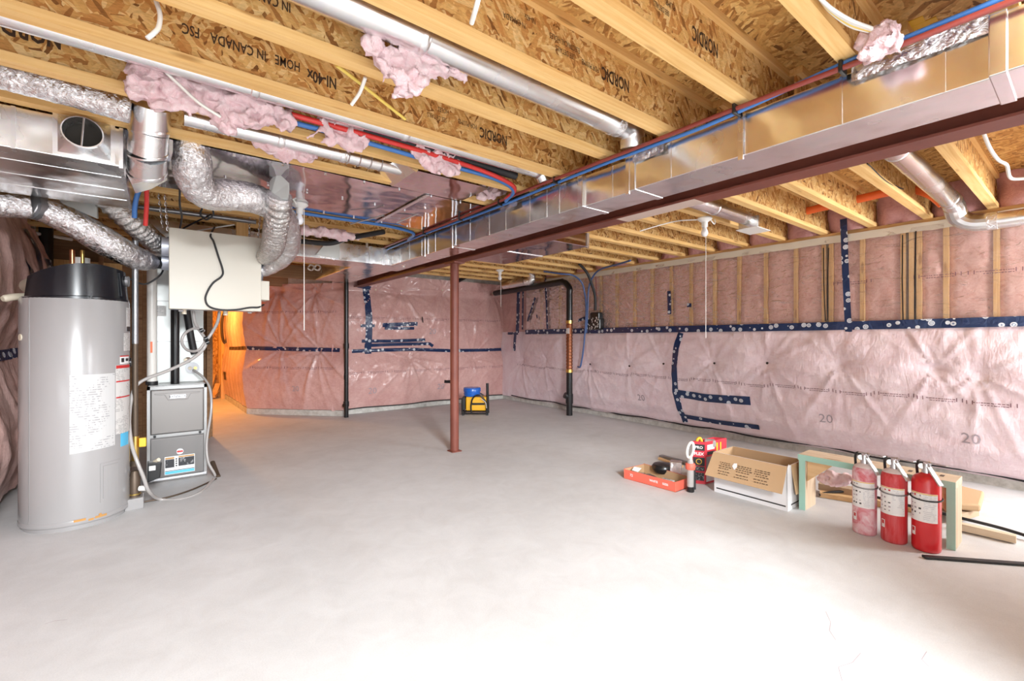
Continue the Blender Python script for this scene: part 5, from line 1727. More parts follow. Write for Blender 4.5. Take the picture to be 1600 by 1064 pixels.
l1, q1 = lamp(atz(468, 318, 2.386), 2.386, 'white pull chain lamp under the shiny pan at the left')
q = q1
MB().tube([q + V((0.035, 0, -0.04)), (q.x + 0.035, q.y, atd(468, 516, 3.69).z)], 0.003, 6).build('pull_cord', 'wirew', l1)
l2, q2 = lamp(aty(1101, 346, 2.205), 2.393, 'white pull chain lamp below a joist right of the beam')
MB().tube([q2 + V((0.02, 0, -0.05)), q2 + V((0.02, -0.0, -1.10))], 0.0025, 6).build('pull_cord', 'wirew', l2)
MB().tube(spline([q2 + V((0.04, -0.03, -0.01)), q2 + V((0.09, -0.04, -0.05)), q2 + V((0.13, -0.03, -0.02)), q2 + V((0.13, -0.02, 0.01))], 5), 0.006, 6).build('feed_cable', 'wirew', l2)
l3, q3 = lamp(aty(781, 419, 5.925), 2.393, 'white pull chain lamp farthest away near the back right corner')
MB().tube([q3 + V((0.02, 0, -0.05)), q3 + V((0.02, 0, -0.6))], 0.0035, 6).build('pull_cord', 'wirew', l3)

# ================================================================== PINK FLUFF TUFTS
def tuft(name, outline, Y, label, thick=0.07, seed=0, vox=0.011, tails=(), at=aty):
    """ragged wad hanging in a vertical plane: blobs fused and roughened"""
    rnd = random.Random(seed)
    pts = [V(p) for p in outline]
    xs, ys_ = [p[0] for p in outline], [p[1] for p in outline]

    def inside(x, y):
        c = False
        j = len(outline) - 1
        for i in range(len(outline)):
            a, b = outline[i], outline[j]
            if (a[1] > y) != (b[1] > y) and x < (b[0] - a[0]) * (y - a[1]) / (b[1] - a[1]) + a[0]:
                c = not c
            j = i
        return c
    bm = bmesh.new()
    n, tries = 0, 0
    st = 5.5
    cells = [(x, y) for x in np.arange(min(xs), max(xs), st) for y in np.arange(min(ys_), max(ys_), st)]
    for (x, y) in cells:
        x += rnd.uniform(-2, 2)
        y += rnd.uniform(-2, 2)
        if not inside(x, y):
            continue
        c = at(x, y, Y + rnd.uniform(-0.5, 0.5) * thick)
        dd = (c - EYE).dot(V((SA, CA, 0)))
        r = 5.0 * dd / FPX * rnd.uniform(0.7, 1.35)
        m4 = Matrix.Translation(c) @ Matrix.Rotation(rnd.uniform(0, 6), 4, 'Z') @ Matrix.Diagonal((r * 1.3, r * 1.3, r * rnd.uniform(0.8, 1.3), 1))
        bmesh.ops.create_icosphere(bm, subdivisions=1, radius=1, matrix=m4)
    for tail in tails:
        k = len(tail)
        for i in range(k - 1):
            for j in range(6):
                t = j / 6
                x = tail[i][0] + (tail[i + 1][0] - tail[i][0]) * t
                y = tail[i][1] + (tail[i + 1][1] - tail[i][1]) * t
                f = (i + t) / (k - 1)
                c = at(x, y, Y)
                dd = (c - EYE).dot(V((SA, CA, 0)))
                r = (5.0 - 3.0 * f) * dd / FPX
                bmesh.ops.create_icosphere(bm, subdivisions=1, radius=r, matrix=Matrix.Translation(c))
    me = bpy.data.meshes.new('wad')
    bm.to_mesh(me)
    bm.free()
    ob = bpy.data.objects.new('wad', me)
    C.objects.link(ob)
    md = ob.modifiers.new('fuse', 'REMESH')
    md.mode = 'VOXEL'
    md.voxel_size = vox
    dg = bpy.context.evaluated_depsgraph_get()
    me2 = bpy.data.meshes.new_from_object(ob.evaluated_get(dg))
    bpy.data.objects.remove(ob)
    co = np.empty(len(me2.vertices) * 3)
    me2.vertices.foreach_get('co', co)
    co = co.reshape(-1, 3)
    vs = []
    for p in co:
        q = V(p)
        w = N.noise_vector(q * 24) * 0.016 + N.noise_vector(q * 62) * 0.011
        vs.append(q + w)
    mb = MB()
    mb.add(vs, [tuple(p.vertices) for p in me2.polygons])
    bpy.data.meshes.remove(me2)
    return mb.build(name, 'tuft', None, 180, label=label, cat='insulation')


tuft('insulation_tuft', [(562, 62), (580, 55), (600, 70), (640, 78), (655, 55), (690, 58), (735, 82), (728, 120), (715, 122), (700, 118), (670, 125), (655, 140), (640, 150), (612, 155), (622, 128), (600, 112), (585, 92)],
     1.71, 'ragged pink tuft draped over the fattest round pipe', 0.09, 1, tails=([(640, 140), (620, 150), (604, 158)], [(598, 105), (600, 125), (599, 134)], [(652, 140), (652, 152)], [(725, 115), (728, 132)]))
tuft('insulation_tuft', [(204, 96), (240, 100), (300, 118), (345, 128), (380, 140), (420, 152), (458, 178), (457, 200), (440, 202), (430, 192), (400, 196), (370, 200), (368, 212), (352, 208), (330, 180), (300, 168), (270, 172), (240, 168), (225, 155), (203, 150), (196, 130)],
     2.52, 'long strip of pink insulation hanging above the bare elbow at the left', 0.07, 2, tails=([(300, 168), (293, 182), (290, 192)], [(366, 205), (368, 214)], [(200, 132), (193, 128)]))
tuft('insulation_tuft', [(392, 205), (420, 208), (440, 215), (465, 225), (494, 238), (495, 250), (478, 254), (462, 244), (450, 252), (430, 246), (408, 232), (390, 218)],
     2.93, 'small pink tuft hanging below the long strip near the orange cable', 0.05, 3)
tuft('insulation_tuft', [(505, 178), (540, 180), (582, 198), (575, 215), (558, 240), (545, 232), (528, 222), (505, 226), (510, 205), (496, 190)],
     2.53, 'pink tuft between joists hanging over the bright red pipe', 0.05, 4, tails=([(510, 195), (490, 208), (474, 222)],))
tuft('insulation_tuft', [(643, 228), (655, 220), (684, 226), (686, 235), (720, 246), (720, 268), (712, 278), (700, 268), (680, 272), (665, 260), (650, 245)],
     2.53, 'pink tuft hanging beside the slim grey pipe, right of the shiny pan boot', 0.05, 5)
tuft('insulation_tuft', [(742, 292), (775, 292), (790, 297), (772, 310), (748, 310)], 2.95, 'small pink tuft wedged by the pipes on the main duct', 0.05, 6)
tuft('insulation_tuft', [(1342, 52), (1372, 42), (1388, 33), (1407, 42), (1408, 72), (1380, 90), (1340, 102)], 2.06, 'torn pink tuft behind the red pipe at the top right', 0.04, 7, 0.009, at=atx)
tuft('insulation_tuft', [(384, -8), (430, -8), (436, 4), (410, 10), (392, 6)], 2.02, 'pink tuft cut off by the top edge of the photo', 0.05, 8)
tuft('insulation_tuft', [(460, 354), (500, 358), (540, 364), (560, 370), (530, 374), (495, 368), (470, 362)], 4.62, 'dim pink tuft between joists above the branch duct', 0.08, 9, 0.02)

# ================================================================== THINGS ON THE FLOOR: RIGHT SIDE
# low bench
bx0, bx1, by0, by1, bh = 3.83, 4.045, 0.53, 1.395, 0.415
be = thing('work_bench', 'low rough wooden bench with teal painted edges behind the fire extinguishers', 'bench', ((bx0 + bx1) / 2, (by0 + by1) / 2, 0))
MB().box(bx0, bx1, by0, by1, bh - 0.042, bh).build('top', 'pale', be, bevel=0.003)
MB().box(bx0 - 0.004, bx0, by0, by1, bh - 0.042, bh).build('edge_band', 'teal', be)
for nm, ya, yb_ in (('leg', by0, by0 + 0.042), ('leg', by1 - 0.05, by1 - 0.008)):
    lg = MB().box(bx0, bx1 - 0.01, ya, yb_, 0, bh - 0.042).build(nm, 'palez', be, bevel=0.003)
    MB().box(bx0 - 0.004, bx0, ya, yb_, 0, bh - 0.042).build('edge_band', 'teal', lg)
for ya, sg in ((by0 + 0.044, 1), (by1 - 0.052, -1)):
    MB().prism([(bx0 + 0.03, ya, bh - 0.043), (bx0 + 0.03, ya + sg * 0.17, bh - 0.043), (bx0 + 0.03, ya, bh - 0.20)], (0.016, 0, 0)).build('gusset', 'ply', be)
for (y, x) in ((0.60, 3.93), (0.75, 3.90), (1.0, 3.95)):
    MB().box(x, x + 0.05, y, y + 0.02, bh, bh + 0.0012).build('stain', 'brown', be)


def extinguisher(x, y, m, label, r=0.068, h=0.455, dust=False, yaw=0.0, sc=1.0):
    t = thing('fire_extinguisher', label, 'fire extinguisher', (x, y, 0), 'fire extinguishers on the floor')
    B = V((x, y, 0))
    cyl_ = MB().lathe(B, [(0.0, 0.004), (r * 0.88, 0.0), (r * 0.97, 0.006), (r, 0.02), (r, h * 0.90), (r * 0.93, h * 0.955), (r * 0.72, h * 0.99), (r * 0.34, h * 1.02), (r * 0.30, h * 1.05), (0.0, h * 1.05)], 40).build('cylinder', m, t, 50)
    if dust:
        MB().lathe(B, [(r * 0.90, h * 0.972), (r * 0.74, h * 0.996), (r * 0.36, h * 1.026)], 32).build('powder_dust', 'powder', cyl_, 50)
    # facing direction towards the photographer
    f0 = atan2(-y, -x) + yaw

    def patch(a0, a1, z0, z1, o, mm, nm):
        n = 12
        vs, fs = [], []
        for i in range(n + 1):
            a = f0 + radians(a0 + (a1 - a0) * i / n)
            for z in (z0, z1):
                vs.append((x + (r + o) * cos(a), y + (r + o) * sin(a), z))
        for i in range(n):
            fs.append((2 * i, 2 * i + 2, 2 * i + 3, 2 * i + 1))
        return MB().add(vs, fs).build(nm, mm, cyl_)
    patch(-78, 46, h * 0.40, h * 0.78, 0.0008, 'paper', 'label')
    patch(-12, 42, h * 0.42, h * 0.76, 0.0014, 'label3', 'label_print')
    patch(-76, 44, h * 0.765, h * 0.775, 0.0014, 'yellow', 'label_stripe')
    k = 0
    rp = random.Random(int(x * 1e4) + int(y * 1e4))
    for zz in (0.45, 0.50, 0.56, 0.62, 0.68, 0.73):
        for aa in (-66, -48, -28):
            if rp.random() < 0.75:
                a_ = aa + rp.uniform(-3, 3)
                patch(a_, a_ + rp.uniform(5, 11), h * zz, h * (zz + rp.uniform(0.010, 0.028)), 0.0014, 'inkgrey' if rp.random() < 0.55 else ('blackprint' if zz < 0.7 else 'redlogo'), 'pictogram')
            k += 1
    patch(-66, -44, h * 0.20, h * 0.31, 0.0009, 'paper', 'square_sticker')
    patch(-62, -48, h * 0.25, h * 0.30, 0.0014, 'redlogo', 'sticker_mark')
    # hose strap
    ring = [(x + (r + 0.004) * cos(a), y + (r + 0.004) * sin(a), h * 0.70 - 0.006 * cos(a - f0)) for a in [2 * pi * i / 36 for i in range(37)]]
    MB().tube(ring, 0.0045, 6, False).build('hose_strap', 'rubber' if not dust else 'greypanel', t, 60)
    # valve head
    zt = h * 1.05
    MB().tube([(x, y, zt - 0.01), (x, y, zt + 0.045)], [0.024, 0.020], 16).build('valve_body', 'chrome', t, 40)
    sd = V((cos(f0 + 0.85), sin(f0 + 0.85), 0))
    U = V((0, 0, 1))
    top_ = V((x, y, zt + 0.038))
    MB().beam(top_ - sd * 0.035 + U * 0.016, top_ + sd * 0.125 + U * 0.024, 0.026, 0.006).build('lever', 'chrome', t, bevel=0.002)
    MB().beam(top_ + sd * 0.005 + U * 0.0, top_ + sd * 0.088 - U * 0.105, 0.030, 0.009).build('carry_handle', 'handlegrey', t, bevel=0.002)
    gb = top_ - sd * 0.028 + V((cos(f0), sin(f0), 0)) * 0.02 - U * 0.012
    MB().lathe(gb, [(0.0, 0.012), (0.016, 0.012), (0.018, 0.0), (0.0, 0.0)], 18, (cos(f0), sin(f0), 0.2)).build('gauge', 'steel', t, 40)
    MB().tube([top_ + sd * 0.02 + V((0, 0, 0.012 + 0.012 * sin(a))) + sd * 0.012 * cos(a) for a in [2 * pi * i / 14 for i in range(15)]], 0.002, 5, False).build('safety_pin', 'steel', t, 60)
    bk = V((-cos(f0), -sin(f0), 0))
    hp = spline([top_ - sd * 0.012 - U * 0.01, top_ - sd * 0.040 + U * 0.012, top_ - sd * 0.058 - U * 0.02 + bk * 0.02, V((x, y, h * 0.85)) - sd * (r * 0.72) + bk * (r * 0.85), V((x, y, h * 0.7)) - sd * (r * 0.70) + bk * (r * 0.86), V((x, y, h * 0.45)) - sd * (r * 0.70) + bk * (r * 0.86)], 6)
    MB().tube(hp, 0.008, 8).build('hose', 'rubber', t, 60)
    MB().tube([hp[-1], hp[-1] - U * 0.06], [0.011, 0.014], 10).build('nozzle', 'abs', t, 40)
    return t


extinguisher(3.712, 0.953, 'dusty', 'dusty pink faded fire extinguisher, leftmost of the three', 0.066, 0.450, True, 0.10)
extinguisher(3.707, 0.798, 'streaky', 'red fire extinguisher with white dust streaks, middle of the three', 0.067, 0.452, True, 0.05)
extinguisher(3.717, 0.645, 'ext', 'clean bright red fire extinguisher, rightmost of the three', 0.070, 0.458, False, 0.0)

# cardboard box
cb = thing('cardboard_box', 'open white and brown cardboard box beside the low bench', 'box', (3.87, 1.69, 0))
qx0, qx1, qy0, qy1, qh = 3.70, 4.02, 1.42, 1.985, 0.335
tk = 0.006
MB().box(qx0, qx1, qy0, qy1, 0, tk).build('bottom', 'boxwhite', cb)
for (a, b_, c, d_) in ((qx0, qx0 + tk, qy0, qy1), (qx1 - tk, qx1, qy0, qy1), (qx0, qx1, qy0, qy0 + tk), (qx0, qx1, qy1 - tk, qy1)):
    w = MB().box(a, b_, c, d_, tk, qh).build('side_panel', 'boxwhite', cb)
MB().box(qx0 + tk, qx1 - tk, qy1 - tk - 0.002, qy1 - tk, tk, qh).build('lining', 'cardin', cb)
MB().box(qx1 - tk - 0.002, qx1 - tk, qy0 + tk, qy1 - tk, tk, qh).build('lining', 'cardin', cb)
MB().box(qx0 + tk, qx1 - tk, qy0 + tk, qy0 + tk + 0.002, tk, qh).build('lining', 'cardin', cb)
MB().box(qx0 - 0.001, qx0, qy0 + 0.01, qy1 - 0.02, 0.030, 0.040).build('dark_line', 'blackprint', cb)
MB().box(qx0 + 0.01, qx1 - 0.01, qy0 - 0.001, qy0, 0.030, 0.040).build('dark_line', 'blackprint', cb)


def flap(p0, p1, p2, p3, m='card', prints=False):
    p0, p1, p2, p3 = [V(p) for p in (p0, p1, p2, p3)]
    n = (p1 - p0).cross(p3 - p0).normalized() * 0.005
    fo = MB().prism([p0, p1, p2, p3], n).build('flap', m, cb)
    return fo


fo = flap((qx0 - 0.002, qy1 + 0.005, qh), (qx0 - 0.002, qy0, qh), (qx0 - 0.095, qy0 - 0.0, qh - 0.185), (qx0 - 0.095, qy1 + 0.03, qh - 0.185))
nrm = V((-0.185, 0, 0.095)).normalized()


def onflap(u, v, o=0.0075):
    return V((qx0 - 0.002 - 0.093 * v, qy1 + (qy0 - qy1) * u, qh - 0.185 * v)) + nrm * o


mb = MB()
rnd = random.Random(4)
for v_ in (0.35, 0.42, 0.50, 0.58, 0.70, 0.80):
    for (ua, ub) in ((0.12, 0.28), (0.36, 0.56), (0.62, 0.80)):
        u_ = ua + rnd.uniform(0, 0.03)
        while u_ < ub:
            w_ = rnd.uniform(0.015, 0.04)
            mb.add([onflap(u_, v_), onflap(u_ + w_, v_), onflap(u_ + w_, v_ + 0.025), onflap(u_, v_ + 0.025)], [(0, 1, 2, 3)])
            u_ += w_ + 0.012
mb.build('small_print', 'brown', fo, kind='stuff')
MB().prism([onflap(0.33, 0.30), onflap(0.37, 0.28), onflap(0.38, 0.42), onflap(0.35, 0.55), onflap(0.31, 0.42)], nrm * 0.001).build('torn_spot', 'paper', fo)
flap((qx0 + 0.07, qy0 - 0.002, qh), (qx1 - 0.01, qy0 - 0.002, qh), (qx1 + 0.0, qy0 - 0.03, qh - 0.24), (qx0 + 0.09, qy0 - 0.03, qh - 0.22))
MB().prism([(qx0 - 0.002, qy0 - 0.004, 0.0), (qx0 + 0.06, qy0 - 0.004, 0.0), (qx0 + 0.045, qy0 - 0.004, qh - 0.02), (qx0 + 0.02, qy0 - 0.004, qh + 0.015), (qx0 - 0.002, qy0 - 0.004, qh - 0.01)], (0, 0.003, 0)).build('corner_tab', 'boxwhite', cb)

# orange red tray with its contents
ty = thing('cardboard_tray', 'shallow orange red cardboard tray lying on the floor', 'tray', (3.5, 2.43, 0))
T0, T1, T2, T3 = V((3.385, 2.68, 0)), V((3.415, 2.17, 0)), V((3.62, 2.17, 0)), V((3.66, 2.66, 0))
trh = 0.085
cen = (T0 + T1 + T2 + T3) / 4
MB().prism([T0, T1, T2, T3], (0, 0, 0.005)).build('bottom', 'cardin', ty)
for a, b_, hh in ((T0, T1, trh), (T1, T2, trh), (T2, T3, trh * 1.1), (T3, T0, trh * 1.05)):
    n = (cen - (a + b_) / 2).normalized() * 0.006
    MB().prism([a, b_, b_ + V((0, 0, hh)), a + V((0, 0, hh))], n * 0.6).build('side', 'trayred', ty)
    MB().prism([a + n * 0.7, b_ + n * 0.7, b_ + n * 0.7 + V((0, 0, hh * 0.98)), a + n * 0.7 + V((0, 0, hh * 0.98))], n * 0.2).build('lining', 'cardin', ty)
mb = MB()
dT = (T1 - T0).normalized()
for (f_, s_, txt) in ((0.16, 0.032, '97" x 72'), (0.60, 0.026, '97" WHITE'), (0.82, 0.024, 'SIZES')):
    add_text(mb, {0: '', 1: ''}.get(9, txt.split()[-1]), s_, T0.lerp(T1, f_) + V((-0.001, 0, 0.045)), dT, (0, 0, 1), 0.0006)
mb.build('white_lettering', 'paper', ty)
MB().prism([T0 + V((0.04, -0.06, 0.08)), T0 + V((0.05, -0.12, 0.075)), T0 + V((0.10, -0.12, 0.10)), T0 + V((0.09, -0.05, 0.10))], (0, 0, 0.003)).build('torn_paper', 'paper', ty)
for k, (fx, fy, m_, lb) in enumerate(((0.45, 0.35, 'greypanel', 'grey metal packet lying in the orange red tray at its middle'), (0.5, 0.70, 'label2', 'printed packet lying in the orange red tray at its right end'),
                                      (0.4, 0.15, 'chrome', 'shiny packet lying in the orange red tray at its left end'))):
    c = T0.lerp(T1, fy).lerp(T3.lerp(T2, fy), fx) + V((0, 0, 0.028))
    MB().obox(c, (0.09, 0.11, 0.04), Matrix.Rotation(0.4 * k - 0.3, 3, 'Z')).build('hardware_packet', m_, None, bevel=0.008, label=lb, cat='packet')
c = atd(1036, 729, 4.22)
MB().lathe(c - V((0, 0, 0.05)), [(0.0, 0.0), (0.08, 0.0), (0.10, 0.03), (0.10, 0.055), (0.085, 0.075), (0.0, 0.085)], 24).build('plastic_disc', 'abs', None, 40, label='round black plastic part leaning behind the tray', cat='plastic part')
c = atd(1056, 727, 4.15)
MB().obox(c - V((0, 0, 0.02)), (0.10, 0.10, 0.12), Matrix.Rotation(0.5, 3, 'Z')).build('foil_packet', 'foil', None, bevel=0.01, label='crumpled silver packet between the tray and the sealant tube', cat='packet')
pA, pB = atz(1032, 712, 0.02), atz(1078, 724, 0.02)
MB().beam(pA, pB, 0.05, 0.02).build('metal_strip', 'greypanel', None, label='grey metal strip on the floor behind the tray', cat='strip')
MB().beam(atz(1030, 716, 0.012), atz(1066, 729, 0.012), 0.03, 0.02).build('wood_strip', 'ply', None, label='thin wood strip next to the grey metal strip', cat='strip')

# sealant gun / bottle
gx, gy = 3.535, 2.105
sg_ = thing('sealant_tube', 'grey sealant tube with orange collar and white loop handle standing by the tray', 'tube', (gx, gy, 0))
MB().lathe((gx, gy, 0), [(0.0, 0.0), (0.030, 0.0), (0.032, 0.006), (0.032, 0.02), (0.029, 0.022), (0.029, 0.045)], 22).build('base_cap', 'abs', sg_, 40)
MB().lathe((gx, gy, 0), [(0.028, 0.045), (0.028, 0.23), (0.022, 0.26), (0.016, 0.28)], 22).build('barrel', 'hose', sg_, 40)
MB().lathe((gx, gy, 0), [(0.0, 0.19), (0.038, 0.19), (0.040, 0.20), (0.040, 0.232), (0.034, 0.24), (0.0, 0.24)], 22).build('collar', 'trayred', sg_, 40)
dv = V((CA, -SA, 0))
MB().tube([V((gx, gy, 0)) + dv * 0.034 + V((0, 0, 0.02)), V((gx, gy, 0)) + dv * 0.034 + V((0, 0, 0.20))], 0.012, 10).build('side_tube', 'rubber', sg_, 40)
MB().tube([V((gx, gy, 0)) + V((0, 0, 0.24)), V((gx, gy, 0)) + V((0, 0, 0.30))], [0.020, 0.014], 14).build('neck', 'cream', sg_, 40)
hc = V((gx, gy, 0.35))
hp = [hc + dv * (0.026 * cos(a) + 0.010 * sin(a)) + V((0, 0, 0.065 * sin(a))) for a in [2 * pi * i / 24 for i in range(25)]]
MB().tube(hp, 0.011, 8, False).build('loop_handle', 'white', sg_, 60)

# product box
Bf = [V((3.81, 2.125, 0)), V((3.755, 2.215, 0)), V((4.06, 2.185, 0)), V((4.115, 2.09, 0))]
pbx = thing('product_box', 'red and black printed box standing between the sealant tube and the cardboard box', 'box', (3.85, 2.24, 0))
bhh = 0.375
mb = MB().prism(Bf, (0, 0, 0.004))
mb.build('bottom', 'boxwhite', pbx)
cB = sum(Bf, V((0, 0, 0))) / 4
for i in range(4):
    a, b_ = Bf[i], Bf[(i + 1) % 4]
    n = (cB - (a + b_) / 2).normalized() * 0.004
    MB().prism([a, b_, b_ + V((0, 0, bhh)), a + V((0, 0, bhh))], n).build('side_panel', 'bagred', pbx)


def facep(a, b_, u, z, o=0.0012):
    n = ((a + b_) / 2 - cB)
    n = V(((b_ - a).y, -(b_ - a).x, 0)).normalized()
    if n.dot((a + b_) / 2 - cB) < 0:
        n = -n
    return a.lerp(b_, u) + V((0, 0, z)) + n * o


def face_panel(a, b_, u0, u1, z0, z1, m, nm, o=0.0012):
    MB().add([facep(a, b_, u0, z0, o), facep(a, b_, u1, z0, o), facep(a, b_, u1, z1, o), facep(a, b_, u0, z1, o)], [(0, 1, 2, 3)]).build(nm, m, pbx)


A_, B_ = Bf[1], Bf[0]      # narrow front face, left to right
face_panel(A_, B_, 0.12, 0.90, 0.03, 0.10, 'labeldark', 'print_panel')
face_panel(A_, B_, 0.08, 0.94, 0.115, 0.155, 'blackprint', 'print_panel')
face_panel(A_, B_, 0.05, 0.95, 0.16, 0.235, 'blackprint', 'print_panel')
face_panel(A_, B_, 0.10, 0.95, 0.295, 0.350, 'blackprint', 'print_panel')
face_panel(A_, B_, 0.15, 0.85, 0.12, 0.15, 'labeldark', 'print_panel', 0.002)
mb = MB()
add_text(mb, 'FLEX', 0.036, facep(A_, B_, 0.5, 0.265, 0.002), B_ - A_, (0, 0, 1), 0.0012)
mb.build('brand_lettering', 'paper', pbx)
mb = MB()
add_text(mb, 'PRO', 0.034, facep(A_, B_, 0.5, 0.322, 0.003), B_ - A_, (0, 0, 1), 0.0008)
mb.build('panel_lettering', 'paper', pbx)
cc_ = facep(A_, B_, 0.5, 0.198, 0.002)
ring = []
uu = (B_ - A_).normalized()
MB().tube([cc_ + uu * (0.022 * cos(a)) + V((0, 0, 0.022 * sin(a))) for a in [2 * pi * i / 20 for i in range(21)]], 0.003, 5, False).build('round_emblem', 'yellow', pbx)
A2, B2 = Bf[0], Bf[3]
face_panel(A2, B2, 0.08, 0.42, 0.30, 0.345, 'paper', 'print_panel')
face_panel(A2, B2, 0.08, 0.42, 0.255, 0.285, 'blackprint', 'print_panel')
face_panel(A2, B2, 0.50, 0.58, 0.22, 0.35, 'yellow', 'print_panel')
face_panel(A2, B2, 0.68, 0.74, 0.22, 0.35, 'yellow', 'print_panel')
face_panel(A2, B2, 0.04, 0.96, 0.10, 0.24, 'greypanel', 'print_panel')
face_panel(A2, B2, 0.04, 0.96, 0.02, 0.09, 'boxwhite', 'print_panel')
MB().obox(cB + V((0, 0, bhh - 0.03)), (0.08, 0.10, 0.06), Matrix.Rotation(0.6, 3, 'Z')).build('plastic_liner', 'hose', pbx, bevel=0.012)
MB().tube(spline([facep(A_, B_, 0.3, 0.32, -0.012), facep(A_, B_, 0.4, 0.39, -0.02), facep(A_, B_, 0.65, 0.395, -0.03), facep(A_, B_, 0.8, 0.33, -0.03)], 5), 0.012, 8).build('yellow_strap', 'yellow', pbx, 60)

# things under and behind the bench
tuft('insulation_scrap', [(1282, 742), (1290, 737), (1330, 742), (1332, 752), (1300, 757), (1284, 752)], 4.10, 'crumpled grey pink insulation scrap under the bench', 0.06, 12, at=atx)
MB().beam(atz(1281, 771, 0.02), atz(1470, 802, 0.02), 0.09, 0.035).build('lumber_offcut', 'ply', None, label='long flat lumber offcut under the bench', cat='lumber')
MB().beam(atz(1500, 822, 0.03), atz(1588, 842, 0.03), 0.05, 0.045).build('lumber_offcut', 'pale', None, label='pale lumber offcut sticking out right of the bench', cat='lumber')
MB().prism([atz(1470, 795, 0.09), atz(1532, 800, 0.09), atz(1538, 778, 0.09), atz(1500, 768, 0.09)], (0, 0, 0.05)).build('cardboard_scrap', 'card', None, bevel=0.012, label='brown cardboard scrap behind the bench right leg', cat='cardboard')
MB().prism([atz(1500, 815, 0.03), atz(1530, 806, 0.03), atz(1522, 798, 0.03), atz(1460, 790, 0.03)], (0, 0, 0.05)).build('cardboard_scrap', 'cardfloor', None, label='flattened dusty cardboard under the brown scrap', cat='cardboard')
MB().beam(atz(1280, 758, 0.06), atz(1335, 768, 0.06), 0.10, 0.05).build('lumber_offcut', 'cardfloor', None, label='dark lumber offcut under the pink scrap', cat='lumber')
cable('black_hose', [atz(1280, 773, 0.02), atz(1300, 769, 0.045), atz(1340, 770, 0.06), atz(1420, 790, 0.06), atz(1512, 812, 0.05), atz(1560, 824, 0.04), atz(1600, 836, 0.03), atz(1680, 862, 0.02)], 0.011, 'rubber', 'black hose passing under the bench to the right edge', 'hose', 8)
MB().beam(atz(1443, 870, 0.008), atz(1720, 890, 0.008), 0.035, 0.014).build('rubber_strip', 'rubber', None, bevel=0.003, label='flat black strip on the floor right of the extinguishers', cat='strip')
cpts = []
for k, y in enumerate(frange(-0.6, 7.4, 0.4)):
    cpts.append((5.735 - 0.012 * sin(k * 1.7), y, 0.095 + 0.012 * sin(k * 2.3)))
cable('wall_cable', cpts, 0.010, 'rubber', 'thin black cable along the foot of the right wall', n=6, sub=4)
cable('wall_cable', [(x, 7.70 - 0.01 * sin(x * 9), 0.092 + 0.008 * sin(x * 5)) for x in frange(2.45, 5.7, 0.3)], 0.010, 'rubber', 'thin black cable along the foot of the back wall', n=6, sub=4)

# ================================================================== COMPRESSOR AT THE BACK
gc = atz(745, 648, 0)
gxx, gyy = gc.x + 0.02, gc.y + 0.08
ge = thing('air_compressor', 'yellow machine with a black tube frame on the floor by the back wall', 'compressor', (gxx, gyy, 0))
ux, uy = V((CA, -SA, 0)), V((SA, CA, 0))


def gp_(a, b_, z):
    return V((gxx, gyy, 0)) + ux * a + uy * b_ + V((0, 0, z))


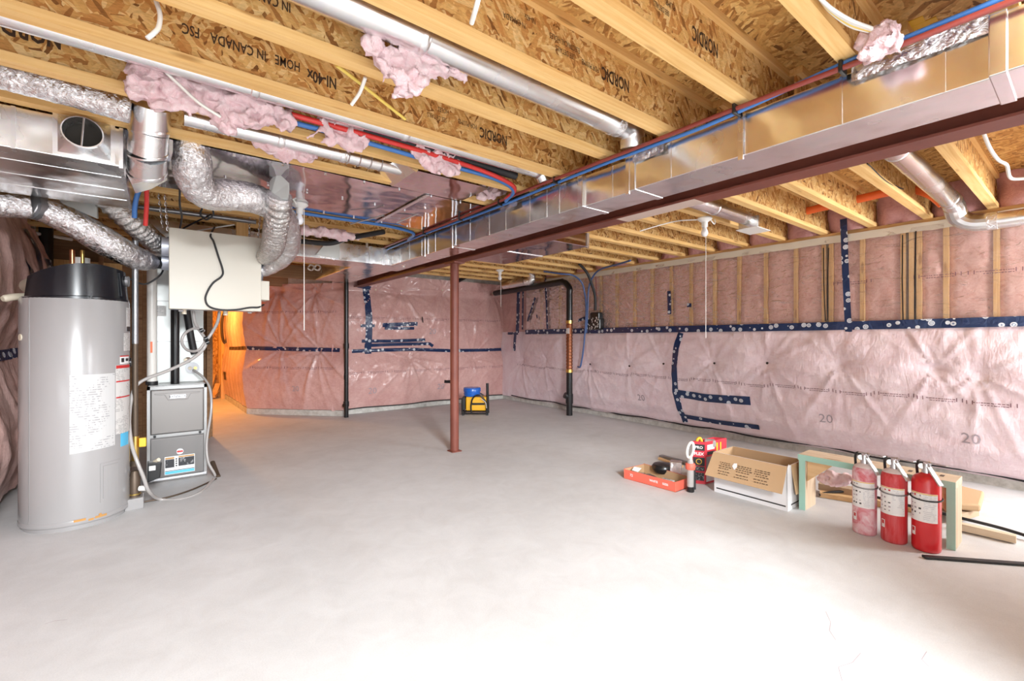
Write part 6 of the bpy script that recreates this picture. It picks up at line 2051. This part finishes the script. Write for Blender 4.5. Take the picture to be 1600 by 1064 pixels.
RZ = Matrix.Rotation(-YAW, 3, 'Z')
MB().obox(gp_(0.02, 0.0, 0.185), (0.34, 0.20, 0.23), RZ).build('case', 'genyellow', ge, bevel=0.02)
MB().obox(gp_(0.05, -0.103, 0.185), (0.24, 0.006, 0.035), RZ).build('dark_band', 'abs', ge)
MB().obox(gp_(-0.185, 0.0, 0.19), (0.05, 0.19, 0.22), RZ).build('grille', 'rubber', ge, bevel=0.01)
for b_ in (-0.125, 0.12):
    MB().tube(spline([gp_(-0.05, b_, 0.02), gp_(-0.06, b_, 0.15), gp_(-0.03, b_, 0.28), gp_(0.05, b_, 0.335), gp_(0.13, b_, 0.30), gp_(0.19, b_, 0.2), gp_(0.20, b_, 0.03)], 6), 0.013, 8).build('frame_tube', 'abs', ge, 60)
    MB().tube([gp_(-0.21, b_, 0.03), gp_(0.23, b_, 0.03)], 0.013, 8).build('base_tube', 'abs', ge, 60)
    MB().tube([gp_(-0.21, b_, 0.02), gp_(-0.21, b_, 0.27)], 0.013, 8).build('side_tube', 'abs', ge, 60)
for a in (-0.19, 0.21):
    for b_ in (-0.125, 0.12):
        MB().obox(gp_(a, b_, 0.012), (0.04, 0.03, 0.024), RZ).build('foot', 'rubber', ge)
MB().tube([gp_(0.215, 0.02, 0.02), gp_(0.205, 0.02, 0.52)], 0.024, 12).build('upright_handle', 'abs', ge, 40)
MB().tube(spline([gp_(0.1, -0.13, 0.28), gp_(0.18, -0.14, 0.22), gp_(0.20, -0.14, 0.12)], 5), 0.006, 6).build('air_line', 'wirew', ge, 60)
tk_ = thing('blue_tub', 'round blue plastic tub sitting on top of the yellow machine', 'tub', gp_(-0.055, 0.02, 0.31))
q_ = gp_(-0.055, 0.03, 0.305)
MB().lathe(q_, [(0.0, 0.0), (0.132, 0.0), (0.136, 0.03), (0.138, 0.075)], 32).build('body', 'blue', tk_, 40)
MB().lathe(q_, [(0.138, 0.075), (0.146, 0.078), (0.146, 0.13), (0.138, 0.142), (0.0, 0.142)], 32).build('lid', 'blue', tk_, 40)
MB().lathe(q_, [(0.139, 0.03), (0.143, 0.032), (0.143, 0.042), (0.139, 0.044)], 32).build('band', 'blue', tk_, 40)

# cable loops near the header
for k, px in enumerate((486, 496)):
    c = atd(px, 418, 6.3)
    MB().tube([c + ux * (0.04 * cos(a)) + V((0, 0, 0.035 * sin(a))) + uy * (0.01 * sin(3 * a)) for a in [2 * pi * i / 24 for i in range(30)]], 0.012, 6, False).build(
        'cable_loop', 'wirew', None, 60, label=('left small loop of white cable under the header', 'right small loop of white cable under the header')[k], cat='cable')

# yellow tag stapled under the subfloor at the top right
q = atz(1436, 40, ZS - 0.001)
yt = MB()
yt.box(q.x - 0.07, q.x + 0.07, q.y - 0.025, q.y + 0.025, ZS - 0.003, ZS - 0.0005)
yt.box(q.x - 0.02, q.x + 0.02, q.y - 0.06, q.y + 0.05, ZS - 0.004, ZS - 0.001)
yt.build('yellow_tag', 'yellow', None, label='yellow tag stuck under the subfloor at the top right corner', cat='tag')
